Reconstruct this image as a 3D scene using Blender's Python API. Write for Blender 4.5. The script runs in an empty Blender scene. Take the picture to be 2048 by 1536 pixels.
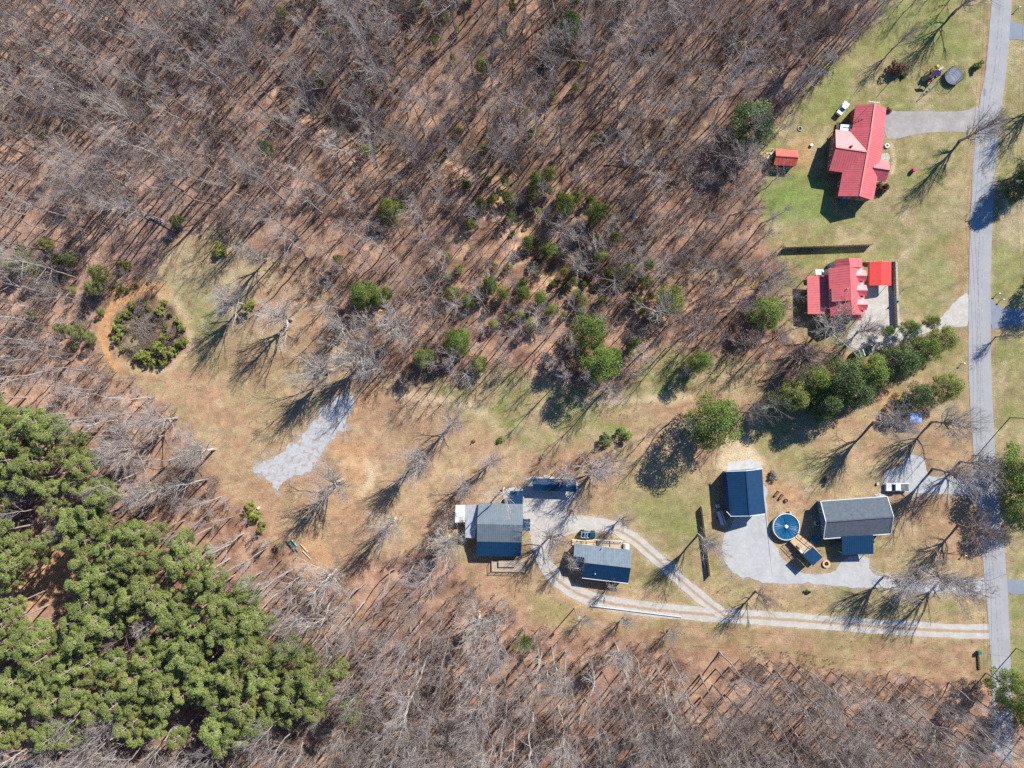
import bpy, bmesh, math, random
import numpy as np
from mathutils import Vector, Matrix

# ------------------------------------------------------------------ camera, sky, sun, exposure
H = 177.6                      # drone height; 8 photo pixels to a metre on the ground
scene = bpy.context.scene
COL = scene.collection
cam = bpy.data.cameras.new("camera"); camo = bpy.data.objects.new("camera", cam); COL.objects.link(camo)
cam.sensor_width = 36; cam.lens = 36*1421/2048; cam.clip_end = 20000; cam.clip_start = 1
camo.location = (0, 0, H); scene.camera = camo
SUN_EL = math.radians(38); SD = Vector((0.661, 0.751))     # towards the sun
world = bpy.data.worlds.new("World"); scene.world = world; world.use_nodes = True
wn = world.node_tree; wn.nodes.clear()
sky = wn.nodes.new("ShaderNodeTexSky"); sky.sky_type = 'NISHITA'; sky.sun_disc = False
sky.sun_elevation = SUN_EL; sky.sun_rotation = math.atan2(SD.x, SD.y); sky.air_density = 1.0; sky.dust_density = 0.4; sky.ozone_density = 5.0
bg = wn.nodes.new("ShaderNodeBackground"); bg.inputs[1].default_value = 0.07
wo = wn.nodes.new("ShaderNodeOutputWorld")
tint = wn.nodes.new("ShaderNodeVectorMath"); tint.operation = 'MULTIPLY'; tint.inputs[1].default_value = (.5, .93, 1.38)   # clear, deep winter blue
wn.links.new(sky.outputs[0], tint.inputs[0]); wn.links.new(tint.outputs[0], bg.inputs[0]); wn.links.new(bg.outputs[0], wo.inputs[0])
sl = bpy.data.lights.new("sun", 'SUN'); sl.energy = 5.0; sl.angle = math.radians(0.5); sl.color = (1.0, 0.965, 0.91)
so = bpy.data.objects.new("sun", sl); COL.objects.link(so)
ch = math.cos(SUN_EL)
so.rotation_euler = Vector((-SD.x*ch, -SD.y*ch, -math.sin(SUN_EL))).to_track_quat('-Z', 'Y').to_euler()
scene.view_settings.view_transform = 'Standard'; scene.view_settings.look = 'None'
scene.view_settings.exposure = 0.54; scene.view_settings.gamma = 1
scene.cycles.max_bounces = 4; scene.cycles.diffuse_bounces = 2; scene.cycles.glossy_bounces = 2
scene.cycles.transparent_max_bounces = 4; scene.cycles.use_denoising = False

rng = np.random.default_rng(7); random.seed(7)

# ------------------------------------------------------------------ basic helpers
def P(px, py, z=0.0):
    """the point at height z seen at photo pixel px,py (2048 x 1536)"""
    k = 1 - z/H
    return Vector(((px-1024)/8*k, (768-py)/8*k, z))
def tag(o, label=None, cat=None, group=None, kind=None):
    if label: o["label"] = label
    if cat: o["category"] = cat
    if group: o["group"] = group
    if kind: o["kind"] = kind
    return o
def empty(name, loc=(0, 0, 0), rz=0.0):
    o = bpy.data.objects.new(name, None); COL.objects.link(o); o.empty_display_size = .3
    o.location = loc; o.rotation_euler = (0, 0, rz); return o
def link(name, me, mat=None, parent=None, loc=None, rot=None):
    o = bpy.data.objects.new(name, me); COL.objects.link(o)
    if mat is not None and not len(me.materials): me.materials.append(mat)
    if parent: o.parent = parent
    if loc is not None: o.location = loc
    if rot is not None: o.rotation_euler = rot
    return o
def np_mesh(name, V, F, smooth=False):
    V = np.ascontiguousarray(V, dtype=np.float32); F = np.ascontiguousarray(F, dtype=np.int32)
    me = bpy.data.meshes.new(name); n, k = F.shape
    me.vertices.add(len(V)); me.vertices.foreach_set("co", V.ravel())
    me.loops.add(n*k); me.loops.foreach_set("vertex_index", F.ravel())
    me.polygons.add(n); me.polygons.foreach_set("loop_start", np.arange(0, n*k, k, dtype=np.int32))
    if smooth: me.polygons.foreach_set("use_smooth", np.ones(n, dtype=bool))
    me.update(calc_edges=True); return me
class MB:
    """collects boxes, bars, discs, prisms into one mesh"""
    def __init__(s): s.v = []; s.f = []
    def add(s, vs, fs):
        b = len(s.v); s.v += [tuple(v) for v in vs]; s.f += [tuple(i+b for i in f) for f in fs]; return s
    def box(s, c, size, rz=0.0, m=None):
        x, y, z = size[0]/2, size[1]/2, size[2]/2; ca, sa = math.cos(rz), math.sin(rz); vs = []
        for dz in (-z, z):
            for dx, dy in ((-x, -y), (x, -y), (x, y), (-x, y)):
                vs.append((c[0]+dx*ca-dy*sa, c[1]+dx*sa+dy*ca, c[2]+dz))
        return s.add(vs, [(0,3,2,1),(4,5,6,7),(0,1,5,4),(1,2,6,5),(2,3,7,6),(3,0,4,7)])
    def bar(s, a, b, w, h=None):
        """box bar from a to b, width w (horizontal) height h"""
        a, b = Vector(a), Vector(b); h = h or w; d = (b-a).normalized()
        up = Vector((0, 0, 1)) if abs(d.z) < .95 else Vector((1, 0, 0))
        sx = d.cross(up).normalized()*w/2; uy = sx.cross(d).normalized()*h/2
        vs = [a-sx-uy, a+sx-uy, a+sx+uy, a-sx+uy, b-sx-uy, b+sx-uy, b+sx+uy, b-sx+uy]
        return s.add(vs, [(0,1,2,3),(7,6,5,4),(0,4,5,1),(1,5,6,2),(2,6,7,3),(3,7,4,0)])
    def tube(s, a, b, r0, r1=None, n=10, caps=True):
        a, b = Vector(a), Vector(b); r1 = r0 if r1 is None else r1; d = (b-a).normalized()
        up = Vector((0, 0, 1)) if abs(d.z) < .95 else Vector((1, 0, 0))
        sx = d.cross(up).normalized(); uy = sx.cross(d); vs = []
        for p, r in ((a, r0), (b, r1)):
            for i in range(n):
                t = 2*math.pi*i/n; vs.append(p+sx*math.cos(t)*r+uy*math.sin(t)*r)
        fs = [(i, (i+1) % n, n+(i+1) % n, n+i) for i in range(n)]
        if caps: fs += [tuple(range(n-1, -1, -1)), tuple(range(n, 2*n))]
        return s.add(vs, fs)
    def ring(s, c, ro, ri, z0, z1, n=32, rx=1.0):
        vs = []
        for r, z in ((ro, z0), (ro, z1), (ri, z1), (ri, z0)):
            for i in range(n):
                t = 2*math.pi*i/n; vs.append((c[0]+math.cos(t)*r, c[1]+math.sin(t)*r*rx, c[2]+z))
        fs = []
        for k in range(4):
            for i in range(n):
                fs.append((k*n+i, k*n+(i+1) % n, ((k+1) % 4)*n+(i+1) % n, ((k+1) % 4)*n+i))
        return s.add(vs, fs)
    def prism(s, pts, z0, z1=None, down=None):
        """pts: list of 3D top points, extruded straight down by `down` (slab) """
        n = len(pts); top = [Vector(p) for p in pts]
        bot = [Vector((p.x, p.y, p.z-down)) if down is not None else Vector((p.x, p.y, z0)) for p in top]
        return s.add(top+bot, [tuple(range(n)), tuple(range(2*n-1, n-1, -1))]+[(i, n+i, n+(i+1) % n, (i+1) % n) for i in range(n)])
    def mesh(s, name):
        me = bpy.data.meshes.new(name); me.from_pydata([tuple(v) for v in s.v], [], s.f)
        bm = bmesh.new(); bm.from_mesh(me); bmesh.ops.recalc_face_normals(bm, faces=bm.faces); bm.to_mesh(me); bm.free()
        return me
    def build(s, name, mat, parent=None, bevel=0.0, smooth=False, loc=None, rot=None):
        me = s.mesh(name)
        if smooth:
            for p in me.polygons: p.use_smooth = True
        o = link(name, me, mat, parent, loc, rot)
        if bevel:
            m = o.modifiers.new("bevel", 'BEVEL'); m.width = bevel; m.segments = 2; m.limit_method = 'ANGLE'
        return o

# ------------------------------------------------------------------ noise and distance fields (numpy)
def vnoise(x, y, seed):
    r = np.random.default_rng(seed); T = r.random((256, 256))
    xi = np.floor(x).astype(int); yi = np.floor(y).astype(int); fx = x-xi; fy = y-yi
    fx = fx*fx*(3-2*fx); fy = fy*fy*(3-2*fy)
    a = T[xi & 255, yi & 255]; b = T[(xi+1) & 255, yi & 255]; c = T[xi & 255, (yi+1) & 255]; d = T[(xi+1) & 255, (yi+1) & 255]
    return (a*(1-fx)+b*fx)*(1-fy)+(c*(1-fx)+d*fx)*fy
def fbm(x, y, scale, octv=4, seed=1, gain=.55):
    t = np.zeros_like(np.asarray(x, dtype=float)); w = 0; a = 1; f = 1/scale
    for o in range(octv):
        t = t+a*vnoise(x*f+o*17.3, y*f+o*5.1, seed*13+o); w += a; a *= gain; f *= 2.03
    return t/w          # 0..1, mean .5
def W2(pts): return np.array([((p[0]-1024)/8, (768-p[1])/8) for p in pts])
def seg_dist(x, y, pts, closed):
    n = len(pts); best = np.full(x.shape, 1e9); ins = np.zeros(x.shape, bool)
    for i in range(n if closed else n-1):
        ax, ay = pts[i]; bx, by = pts[(i+1) % n]; dx, dy = bx-ax, by-ay
        L = dx*dx+dy*dy+1e-9; t = np.clip(((x-ax)*dx+(y-ay)*dy)/L, 0, 1)
        best = np.minimum(best, np.hypot(x-ax-t*dx, y-ay-t*dy))
        if closed:
            c = (ay > y) != (by > y)
            with np.errstate(divide='ignore', invalid='ignore'):
                xc = (bx-ax)*(y-ay)/(by-ay if by != ay else 1e-9)+ax
            ins ^= c & (x < xc)
    return np.where(ins, -best, best) if closed else best
def sdf(x, y, poly): return seg_dist(x, y, W2(poly), True)
def ldist(x, y, line): return seg_dist(x, y, W2(line), False)
def sm(a, b, v): t = np.clip((v-a)/(b-a), 0, 1); return t*t*(3-2*t)

# ------------------------------------------------------------------ map of the place (photo pixels)
CLEAR = [(335,490),(365,462),(420,447),(475,448),(510,500),(560,520),(625,545),(665,600),(655,680),(705,700),(760,742),(790,752),(860,770),(930,752),(1010,742),(1100,752),
         (1160,770),(1230,778),(1270,740),(1300,705),(1370,735),(1450,722),(1530,742),(1600,735),(1690,700),(1740,700),(1700,760),(1560,800),(1440,822),(1330,850),(1240,885),(1100,935),(960,985),
         (900,1015),(870,1070),(800,1110),(700,1130),(640,1150),(590,1100),(520,1075),(470,1000),(425,950),(390,880),(330,800),(270,760),(215,735),(190,690),(195,620),(225,575),(290,560),(330,560),(318,520)]
YARD_N = [(1750,-60),(2000,-60),(1970,150),(1945,300),(1938,660),(1800,690),(1640,700),(1590,690),(1565,620),(1560,520),(1530,470),(1520,400),(1530,340),(1520,300),(1590,210),(1640,150),(1700,90),(1745,40)]
YARD_S = [(1250,890),(1330,850),(1450,840),(1560,800),(1700,760),(1900,680),(1945,660),(1950,900),(1975,1150),(1990,1300),(1985,1378),(1900,1360),(1800,1348),(1700,1345),(1600,1330),(1500,1315),
          (1400,1300),(1300,1290),(1200,1275),(1130,1275),(1050,1240),(1000,1200),(930,1150),(890,1110),(880,1060),(960,1000),(1100,945),(1150,930)]
EAST = [(2000,-200),(2400,-200),(2400,1400),(2030,1400),(2010,1150),(1985,900),(1980,400),(1995,250)]
CIRCLE = [(300,590),(345,615),(370,660),(365,700),(330,728),(290,733),(250,715),(225,670),(235,625),(265,598)]
PINES_CROWN = [(-30,790),(60,835),(120,860),(165,900),(190,960),(215,1020),(260,1055),(310,1055),(350,1075),(420,1120),(475,1185),(540,1235),(600,1300),(668,1345),(655,1400),(590,1440),(520,1455),(440,1478),(330,1475),(250,1480),(120,1470),(-30,1490)]
GULLY = [[(590,195),(700,260),(765,295),(830,312),(900,296),(938,322),(1000,335),(1045,430),(1090,540),(1150,570),(1190,560)],
         [(1090,-40),(1120,120),(1060,200),(990,270),(938,322)], [(1540,570),(1440,545),(1370,540),(1290,570),(1190,560)],
         [(-60,245),(120,255),(200,215),(290,170),(420,60),(470,-40)], [(1500,60),(1400,150),(1330,260),(1250,330)]]
PADS = [
 [(1050,955),(1100,950),(1152,955),(1158,985),(1128,1020),(1150,1032),(1240,1040),(1236,1060),(1150,1064),(1118,1078),(1100,1100),(1098,1150),(1068,1110),(1058,1060),(1047,1040),(1045,1000)],
 [(1524,960),(1534,985),(1532,1010),(1536,1040),(1540,1070),(1556,1105),(1580,1135),(1600,1147),(1640,1150),(1668,1146),(1678,1128),(1700,1112),(1737,1108),(1741,1145),(1770,1156),(1830,1162),(1900,1163),(1955,1158),(1972,1155),(1975,1196),(1940,1190),(1860,1185),(1760,1176),(1690,1172),(1620,1167),(1540,1166),(1490,1156),(1452,1138),(1444,1100),(1446,1070),(1462,1050),(1470,1030),(1524,1025)],
 [(1768,942),(1800,938),(1812,912),(1830,908),(1850,916),(1852,948),(1868,955),(1935,950),(1955,935),(1960,988),(1900,990),(1830,985),(1764,984)],
 [(512,938),(530,922),(555,908),(578,890),(602,872),(625,845),(645,822),(668,800),(690,786),(712,792),(703,820),(692,858),(668,878),(645,895),(632,925),(615,945),(590,955),(563,958),(560,972),(562,990),(545,976),(541,960),(515,945)],
 [(1733,572),(1790,568),(1796,655),(1830,657),(1868,646),(1892,626),(1912,600),(1940,580),(1940,650),(1908,655),(1862,662),(1800,682),(1780,700),(1700,700),(1692,672),(1712,645),(1730,632)]]
def height(x, y):
    x = np.asarray(x, float); y = np.asarray(y, float); z = np.zeros_like(x)
    for g, dep, wid in zip(GULLY, (2.4, 2.0, 1.8, 2.6, 1.2), (4.5, 4.5, 4, 5.5, 4)):
        d = ldist(x+2*(fbm(x, y, 9, 2, 3)-.5), y+2*(fbm(x, y, 9, 2, 4)-.5), g); z -= dep*np.exp(-(d/wid)**2)
    o = np.minimum.reduce([sdf(x, y, q) for q in (CLEAR, YARD_N, YARD_S, EAST)])
    wood = sm(0, 8, o)
    z += wood*((fbm(x, y, 22, 3, 5)-.5)*2.2+(fbm(x, y, 5, 2, 6)-.5)*.35)
    return z*sm(-1, 5, o)
def hz(x, y): return float(height(np.array([x]), np.array([y]))[0])

# ------------------------------------------------------------------ materials
def mat(name, col, rough=.8, metal=0.0, spec=.3, var=.12, nscale=3.0, bump=0.0, bscale=20.0, rnd=0.0, col2=None, trans=0.0):
    m = bpy.data.materials.new(name); m.use_nodes = True; t = m.node_tree; N = t.nodes; L = t.links
    b = N["Principled BSDF"]; b.inputs["Roughness"].default_value = rough; b.inputs["Metallic"].default_value = metal
    b.inputs["Specular IOR Level"].default_value = spec
    tc = N.new("ShaderNodeTexCoord"); no = N.new("ShaderNodeTexNoise"); no.inputs["Scale"].default_value = nscale
    no.inputs["Detail"].default_value = 5; no.inputs["Roughness"].default_value = .65
    L.new(tc.outputs["Object"], no.inputs["Vector"])
    mx = N.new("ShaderNodeMix"); mx.data_type = 'RGBA'
    c2 = col2 or tuple(min(1, c*(1+var)) for c in col); c1 = col if col2 else tuple(c*(1-var) for c in col)
    mx.inputs[6].default_value = (*c1, 1); mx.inputs[7].default_value = (*c2, 1)
    rp = N.new("ShaderNodeMapRange"); rp.inputs[1].default_value = .3; rp.inputs[2].default_value = .7
    L.new(no.outputs["Fac"], rp.inputs[0]); L.new(rp.outputs[0], mx.inputs[0]); out = mx.outputs[2]
    if rnd:
        oi = N.new("ShaderNodeObjectInfo"); mr = N.new("ShaderNodeMapRange"); mr.inputs[3].default_value = 1-rnd; mr.inputs[4].default_value = 1+rnd
        L.new(oi.outputs["Random"], mr.inputs[0]); hs = N.new("ShaderNodeHueSaturation"); L.new(mr.outputs[0], hs.inputs["Value"])
        mh = N.new("ShaderNodeMapRange"); mh.inputs[3].default_value = .5-rnd*.06; mh.inputs[4].default_value = .5+rnd*.06
        ml = N.new("ShaderNodeMath"); ml.operation = 'MULTIPLY'; ml.inputs[1].default_value = 7.13; fr = N.new("ShaderNodeMath"); fr.operation = 'FRACT'
        L.new(oi.outputs["Random"], ml.inputs[0]); L.new(ml.outputs[0], fr.inputs[0]); L.new(fr.outputs[0], mh.inputs[0]); L.new(mh.outputs[0], hs.inputs["Hue"])
        L.new(out, hs.inputs["Color"]); out = hs.outputs[0]
    L.new(out, b.inputs["Base Color"])
    if bump:
        n2 = N.new("ShaderNodeTexNoise"); n2.inputs["Scale"].default_value = bscale; n2.inputs["Detail"].default_value = 4
        L.new(tc.outputs["Object"], n2.inputs["Vector"]); bp = N.new("ShaderNodeBump"); bp.inputs["Strength"].default_value = 1; bp.inputs["Distance"].default_value = bump
        L.new(n2.outputs["Fac"], bp.inputs["Height"]); L.new(bp.outputs[0], b.inputs["Normal"])
    return m
M = {}
M['bark_pale'] = mat("pale_bark", (.48,.43,.375), .9, spec=.1, var=.25, nscale=1.5, rnd=.15)
M['bark_grey'] = mat("grey_bark", (.36,.32,.285), .9, spec=.1, var=.25, nscale=1.5, rnd=.18)
M['bark_brown'] = mat("brown_bark", (.25,.20,.165), .9, spec=.1, var=.25, nscale=1.5, rnd=.2)
M['twig'] = mat("grey_twigs", (.42,.355,.315), .9, spec=.1, var=.15, nscale=.6, rnd=.2)
M['twig_pale'] = mat("pale_twigs", (.50,.44,.39), .9, spec=.1, var=.15, nscale=.6, rnd=.15)
M['twig_brown'] = mat("brown_twigs", (.33,.26,.215), .9, spec=.1, var=.2, nscale=.6, rnd=.2)
M['moss'] = mat("mossy_bark", (.14,.19,.05), .95, spec=.1, var=.3, nscale=1.5)
M['pine'] = mat("pine_needles", (.225,.26,.075), .7, spec=.2, var=.3, nscale=.5, rnd=.2, col2=None)
M['pine_bark'] = mat("pine_bark", (.42,.33,.27), .9, spec=.1, var=.2, nscale=1.5, rnd=.1)
M['evergreen'] = mat("evergreen_leaves", (.15,.215,.035), .6, spec=.3, var=.35, nscale=.9, rnd=.2)
M['dark_leaf'] = mat("dark_glossy_leaves", (.095,.14,.035), .5, spec=.4, var=.4, nscale=.9)
M['young'] = mat("young_pine_needles", (.25,.27,.05), .7, spec=.25, var=.3, nscale=1.5, rnd=.2)
M['olive'] = mat("olive_leaves", (.24,.26,.06), .7, spec=.25, var=.3, nscale=.9, rnd=.1)
M['scrub'] = mat("olive_brown_scrub", (.15,.14,.055), .9, spec=.1, var=.4, nscale=2, rnd=.2)
M['rust_twig'] = mat("rusty_twigs", (.17,.09,.06), .9, spec=.1, var=.2, nscale=1)
M['red_roof'] = mat("red_painted_metal", (.66,.125,.125), .5, spec=.85, var=.13, nscale=.9)
M['bright_red'] = mat("bright_red_metal", (.80,.06,.045), .45, spec=.6, var=.04, nscale=.5)
M['old_red'] = mat("weathered_red_metal", (.50,.07,.04), .55, spec=.4, var=.3, nscale=1.1, col2=(.60,.13,.09))
M['grey_roof'] = mat("grey_ribbed_metal", (.15,.185,.205), .55, spec=.5, var=.12, nscale=.7)
M['grey_roof2'] = mat("streaky_grey_metal", (.15,.19,.225), .6, spec=.4, var=.22, nscale=.9)
M['navy_roof'] = mat("navy_painted_metal", (.004,.040,.10), .55, spec=.4, var=.2, nscale=.8)
M['shingle'] = mat("dark_grey_shingles", (.115,.135,.155), .9, spec=.2, var=.22, nscale=1.6, bump=.02, bscale=9)
M['pale_metal'] = mat("pale_sheet_metal", (.50,.52,.54), .5, metal=.2, spec=.5, var=.15, nscale=.8)
M['white'] = mat("white_paint", (.78,.78,.76), .5, spec=.4, var=.04)
M['cream'] = mat("cream_siding", (.62,.58,.50), .8, var=.05, nscale=2)
M['brick'] = mat("red_brick", (.26,.13,.10), .9, var=.3, nscale=6)
M['blue_siding'] = mat("slate_blue_siding", (.13,.20,.27), .8, var=.08, nscale=2)
M['log_siding'] = mat("brown_wood_siding", (.24,.13,.075), .8, var=.2, nscale=3)
M['wood'] = mat("weathered_wood", (.45,.36,.26), .85, var=.25, nscale=3)
M['new_wood'] = mat("fresh_lumber", (.66,.46,.27), .8, var=.15, nscale=3)
M['dark_wood'] = mat("dark_wood", (.10,.07,.055), .85, var=.3, nscale=3)
M['glass'] = mat("dark_glass", (.03,.05,.07), .08, spec=.8, var=.05)
M['black'] = mat("black_rubber", (.02,.02,.022), .7, var=.1)
M['concrete'] = mat("concrete", (.52,.50,.46), .9, var=.15, nscale=.8)
M['stone'] = mat("stone_wall", (.50,.43,.34), .9, var=.35, nscale=2.2, bump=.05, bscale=5)
M['pool_blue'] = mat("blue_pool_cover", (.008,.10,.21), .45, spec=.4, var=.15, nscale=.7)
M['canopy_blue'] = mat("blue_canopy_cloth", (.06,.19,.62), .6, var=.1, nscale=2, col2=(.55,.66,.85))  # pale second colour paints reflections as dapples on the cloth
M['teal'] = mat("teal_metal", (.03,.22,.19), .5)
M['steel'] = mat("galvanised_steel", (.45,.47,.50), .4, metal=.6, var=.1)
M['pole_wood'] = mat("grey_pole_wood", (.33,.28,.23), .9, var=.2)
M['yellow'] = mat("yellow_plastic", (.85,.58,.03), .5)
M['pink'] = mat("magenta_plastic", (.62,.02,.12), .5)
M['purple'] = mat("dark_purple_plastic", (.05,.03,.09), .6)
M['blue_plastic'] = mat("blue_plastic", (.01,.14,.42), .4)
M['green_plastic'] = mat("green_plastic", (.01,.20,.13), .45)
M['white_car'] = mat("white_car_paint", (.80,.80,.80), .25, spec=.6, var=.02)
M['dark_car'] = mat("dark_blue_green_car_paint", (.012,.06,.08), .25, spec=.6, var=.05)
M['grey_vinyl'] = mat("grey_bed_cover", (.16,.18,.20), .6, var=.08)
M['red_light'] = mat("red_lens", (.5,.01,.01), .2); M['lamp'] = mat("clear_lens", (.7,.7,.65), .15)
M['ash'] = mat("charred_ash", (.06,.045,.04), .95, var=.4)
M['log_end'] = mat("cut_log", (.62,.44,.22), .85, var=.35, nscale=3)

def surf_mat(name, c1, c2, c3, s1, s2, rough=.95, bump=.03, attr=None, k=.5, thr=(.35, .65)):
    m = bpy.data.materials.new(name); m.use_nodes = True; t = m.node_tree; N = t.nodes; L = t.links; b = N["Principled BSDF"]
    b.inputs["Roughness"].default_value = rough; b.inputs["Specular IOR Level"].default_value = .15
    tc = N.new("ShaderNodeTexCoord")
    def noise(s, d=6, th=(.35, .65)):
        n = N.new("ShaderNodeTexNoise"); n.inputs["Scale"].default_value = s; n.inputs["Detail"].default_value = d; n.inputs["Roughness"].default_value = .7
        L.new(tc.outputs["Object"], n.inputs["Vector"]); r = N.new("ShaderNodeMapRange"); r.inputs[1].default_value = th[0]; r.inputs[2].default_value = th[1]
        L.new(n.outputs["Fac"], r.inputs[0]); return r.outputs[0], n
    def mix(f, a, bb):
        x = N.new("ShaderNodeMix"); x.data_type = 'RGBA'; L.new(f, x.inputs[0])
        for i, v in ((6, a), (7, bb)):
            if isinstance(v, tuple): x.inputs[i].default_value = (*v, 1)
            else: L.new(v, x.inputs[i])
        return x.outputs[2]
    a, _ = noise(s1); f, n2 = noise(s2, 6, thr)
    col = mix(a, c1, c2)
    f2 = N.new("ShaderNodeMath"); f2.operation = 'MULTIPLY'; f2.inputs[1].default_value = k; L.new(f, f2.inputs[0])
    col = mix(f2.outputs[0], col, c3)
    if attr:      # (attribute, colour): worn-in strip where the attribute is high, broken up by noise
        at = N.new("ShaderNodeAttribute"); at.attribute_name = attr[0]
        ad = N.new("ShaderNodeMath"); ad.operation = 'ADD'; L.new(at.outputs["Fac"], ad.inputs[0])
        g, _ = noise(.9); g2 = N.new("ShaderNodeMath"); g2.operation = 'MULTIPLY_ADD'; g2.inputs[1].default_value = .7; g2.inputs[2].default_value = -.35
        L.new(g, g2.inputs[0]); L.new(g2.outputs[0], ad.inputs[1])
        r = N.new("ShaderNodeMapRange"); r.inputs[1].default_value = .35; r.inputs[2].default_value = .75; L.new(ad.outputs[0], r.inputs[0])
        col = mix(r.outputs[0], col, attr[1])
    L.new(col, b.inputs["Base Color"])
    bp = N.new("ShaderNodeBump"); bp.inputs["Distance"].default_value = bump; L.new(n2.outputs["Fac"], bp.inputs["Height"]); L.new(bp.outputs[0], b.inputs["Normal"])
    return m
M['gravel'] = surf_mat("pale_gravel", (.46,.43,.38), (.60,.58,.54), (.40,.32,.22), .45, 1.6, attr=("strip", (.40,.29,.18)))
M['blue_gravel'] = surf_mat("blue_grey_gravel", (.40,.41,.405), (.53,.53,.52), (.38,.34,.28), .3, 1.3)
M['asphalt'] = surf_mat("weathered_asphalt", (.335,.335,.335), (.42,.405,.385), (.30,.295,.29), .22, 2.5, bump=.01, attr=("strip", (.26,.262,.27)))
M['patchy_gravel'] = surf_mat("thin_gravel_over_soil", (.40,.405,.405), (.50,.505,.50), (.36,.265,.19), .5, .9, k=.9, thr=(.49, .62))
M['asphalt_dark'] = surf_mat("blue_grey_asphalt", (.22,.25,.285), (.28,.305,.335), (.24,.25,.27), .3, 6.0, bump=.01)
M['old_concrete'] = surf_mat("stained_concrete", (.32,.29,.265), (.46,.43,.39), (.27,.235,.205), .25, 1.2, bump=.01)

# ------------------------------------------------------------------ ground sheet
def build_ground():
    s = .42
    fx = np.arange(-138, 138+s, s); fy = np.arange(-106, 106+s, s)
    far = np.array([6, 14, 26, 45, 75, 130, 230, 420, 800, 1500, 3000.])
    xs = np.concatenate([-138-far[::-1], fx, 138+far]); ys = np.concatenate([-106-far[::-1], fy, 106+far])
    X, Y = np.meshgrid(xs, ys); nx, ny = len(xs), len(ys)
    Z = height(X.ravel(), Y.ravel()).reshape(X.shape)
    V = np.stack([X, Y, Z], -1).reshape(-1, 3)
    i = np.arange(nx*ny).reshape(ny, nx)
    F = np.stack([i[:-1, :-1], i[:-1, 1:], i[1:, 1:], i[1:, :-1]], -1).reshape(-1, 4)
    me = np_mesh("ground", V, F, True)
    x = V[:, 0].astype(float); y = V[:, 1].astype(float)
    n1 = fbm(x, y, 30, 4, 11); n2 = fbm(x, y, 7, 4, 12); n3 = fbm(x, y, 2.0, 4, 13); n4 = fbm(x, y, 14, 3, 14); n5 = fbm(x, y, .8, 2, 15)
    wx = x+(fbm(x, y, 5, 4, 21)-.5)*5; wy = y+(fbm(x, y, 5, 4, 22)-.5)*5
    def C(*c): return np.array(c)[None, :]
    def mixc(a, b, t): return a*(1-t[:, None])+b*t[:, None]
    lit = mixc(C(.26,.145,.095)+0*x[:, None], C(.45,.275,.18), sm(.3, .7, n2*.5+n3*.5))
    lit = mixc(lit, C(.21,.13,.09), .8*sm(.52, .75, n4)); lit = mixc(lit, C(.45,.31,.18), .55*sm(.55, .8, n3*.6+n1*.4))
    # the wood floor is greyer and darker round the upper gullies, rosier to the west
    west = sm(-20, -110, x)*sm(-60, 30, y); lit = mixc(lit, C(.45,.29,.21), .45*west)
    up = sm(-30, 40, x)*sm(20, 60, y); lit = mixc(lit, lit*np.array([.80,.80,.80]), up)
    gras = mixc(C(.35,.28,.145)+0*x[:, None], C(.28,.245,.105), sm(.35, .65, n2)); gras = mixc(gras, C(.22,.235,.075), sm(.5, .72, n4*.6+n2*.4)*.8)
    dry = mixc(C(.40,.25,.145)+0*x[:, None], C(.46,.325,.185), sm(.35, .65, n2)); dry = mixc(dry, C(.33,.21,.13), sm(.55, .75, n4)*.8)
    dry = mixc(dry, C(.28,.255,.11), sm(.52, .72, n1*.5+n2*.5)*.35)
    col = lit
    def put(cl, mask): nonlocal col; col = mixc(col, cl, np.clip(mask, 0, 1))
    def inside(poly, soft=3.0, warp=1.0):
        return sm(soft/2, -soft/2, sdf(x+(wx-x)*warp, y+(wy-y)*warp, poly))
    def near(line, w, soft=1.5, warp=.4): return sm(w+soft/2, w-soft/2, ldist(x+(wx-x)*warp, y+(wy-y)*warp, line))
    put(dry, inside(CLEAR, 4))
    put(gras, inside(YARD_N, 3)); put(gras, inside(EAST, 2)); put(mixc(dry, gras, .8*sm(.44, .62, n1*.4+n4*.6)), inside(YARD_S, 4))
    G1 = mixc(C(.25,.25,.085)+0*x[:, None], C(.19,.225,.065), sm(.4, .6, n3)); TAN = mixc(C(.42,.345,.20)+0*x[:, None], C(.36,.28,.15), sm(.4, .6, n2))
    RED = mixc(C(.38,.225,.14)+0*x[:, None], C(.32,.18,.11), sm(.4, .6, n2))
    # meadow at the top of the clearing, grass fingers down to the east
    put(TAN, .85*inside([(330,500),(420,450),(480,460),(520,560),(500,620),(450,640),(420,700),(360,600),(320,560)], 4))
    put(mixc(G1, TAN, sm(.35, .7, n2)), .7*inside([(340,560),(420,560),(450,640),(440,740),(380,720),(360,620)], 6))
    put(mixc(G1, dry, sm(.4, .7, n2)), .35*inside([(390,660),(520,640),(600,740),(580,860),(520,900),(470,800)], 10))
    put(mixc(G1, TAN, sm(.42, .62, n2)), .95*inside([(860,770),(1010,742),(1230,785),(1350,700),(1500,740),(1380,800),(1240,880),(1060,900),(940,850)], 7))
    put(G1, .55*inside([(1280,730),(1340,700),(1400,750),(1330,790),(1250,790)], 5))
    put(RED, .8*inside([(1380,790),(1400,830),(1250,850),(1200,820)], 6)); put(RED, .6*inside([(480,760),(640,700),(650,620),(560,690)], 10))
    put(RED, .5*inside([(390,900),(520,1040),(640,1140),(600,1150),(470,1020)], 8)); put(RED, .7*inside([(1000,1240),(1450,1250),(1950,1290),(1985,1370),(1600,1340),(1150,1290)], 5))
    put(RED, .55*inside([(880,1100),(960,1130),(1060,1200),(1120,1270),(1000,1230)], 5)); put(RED, .6*inside([(1800,860),(1950,850),(1960,1100),(1850,1130),(1790,1000)], 6))
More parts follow.
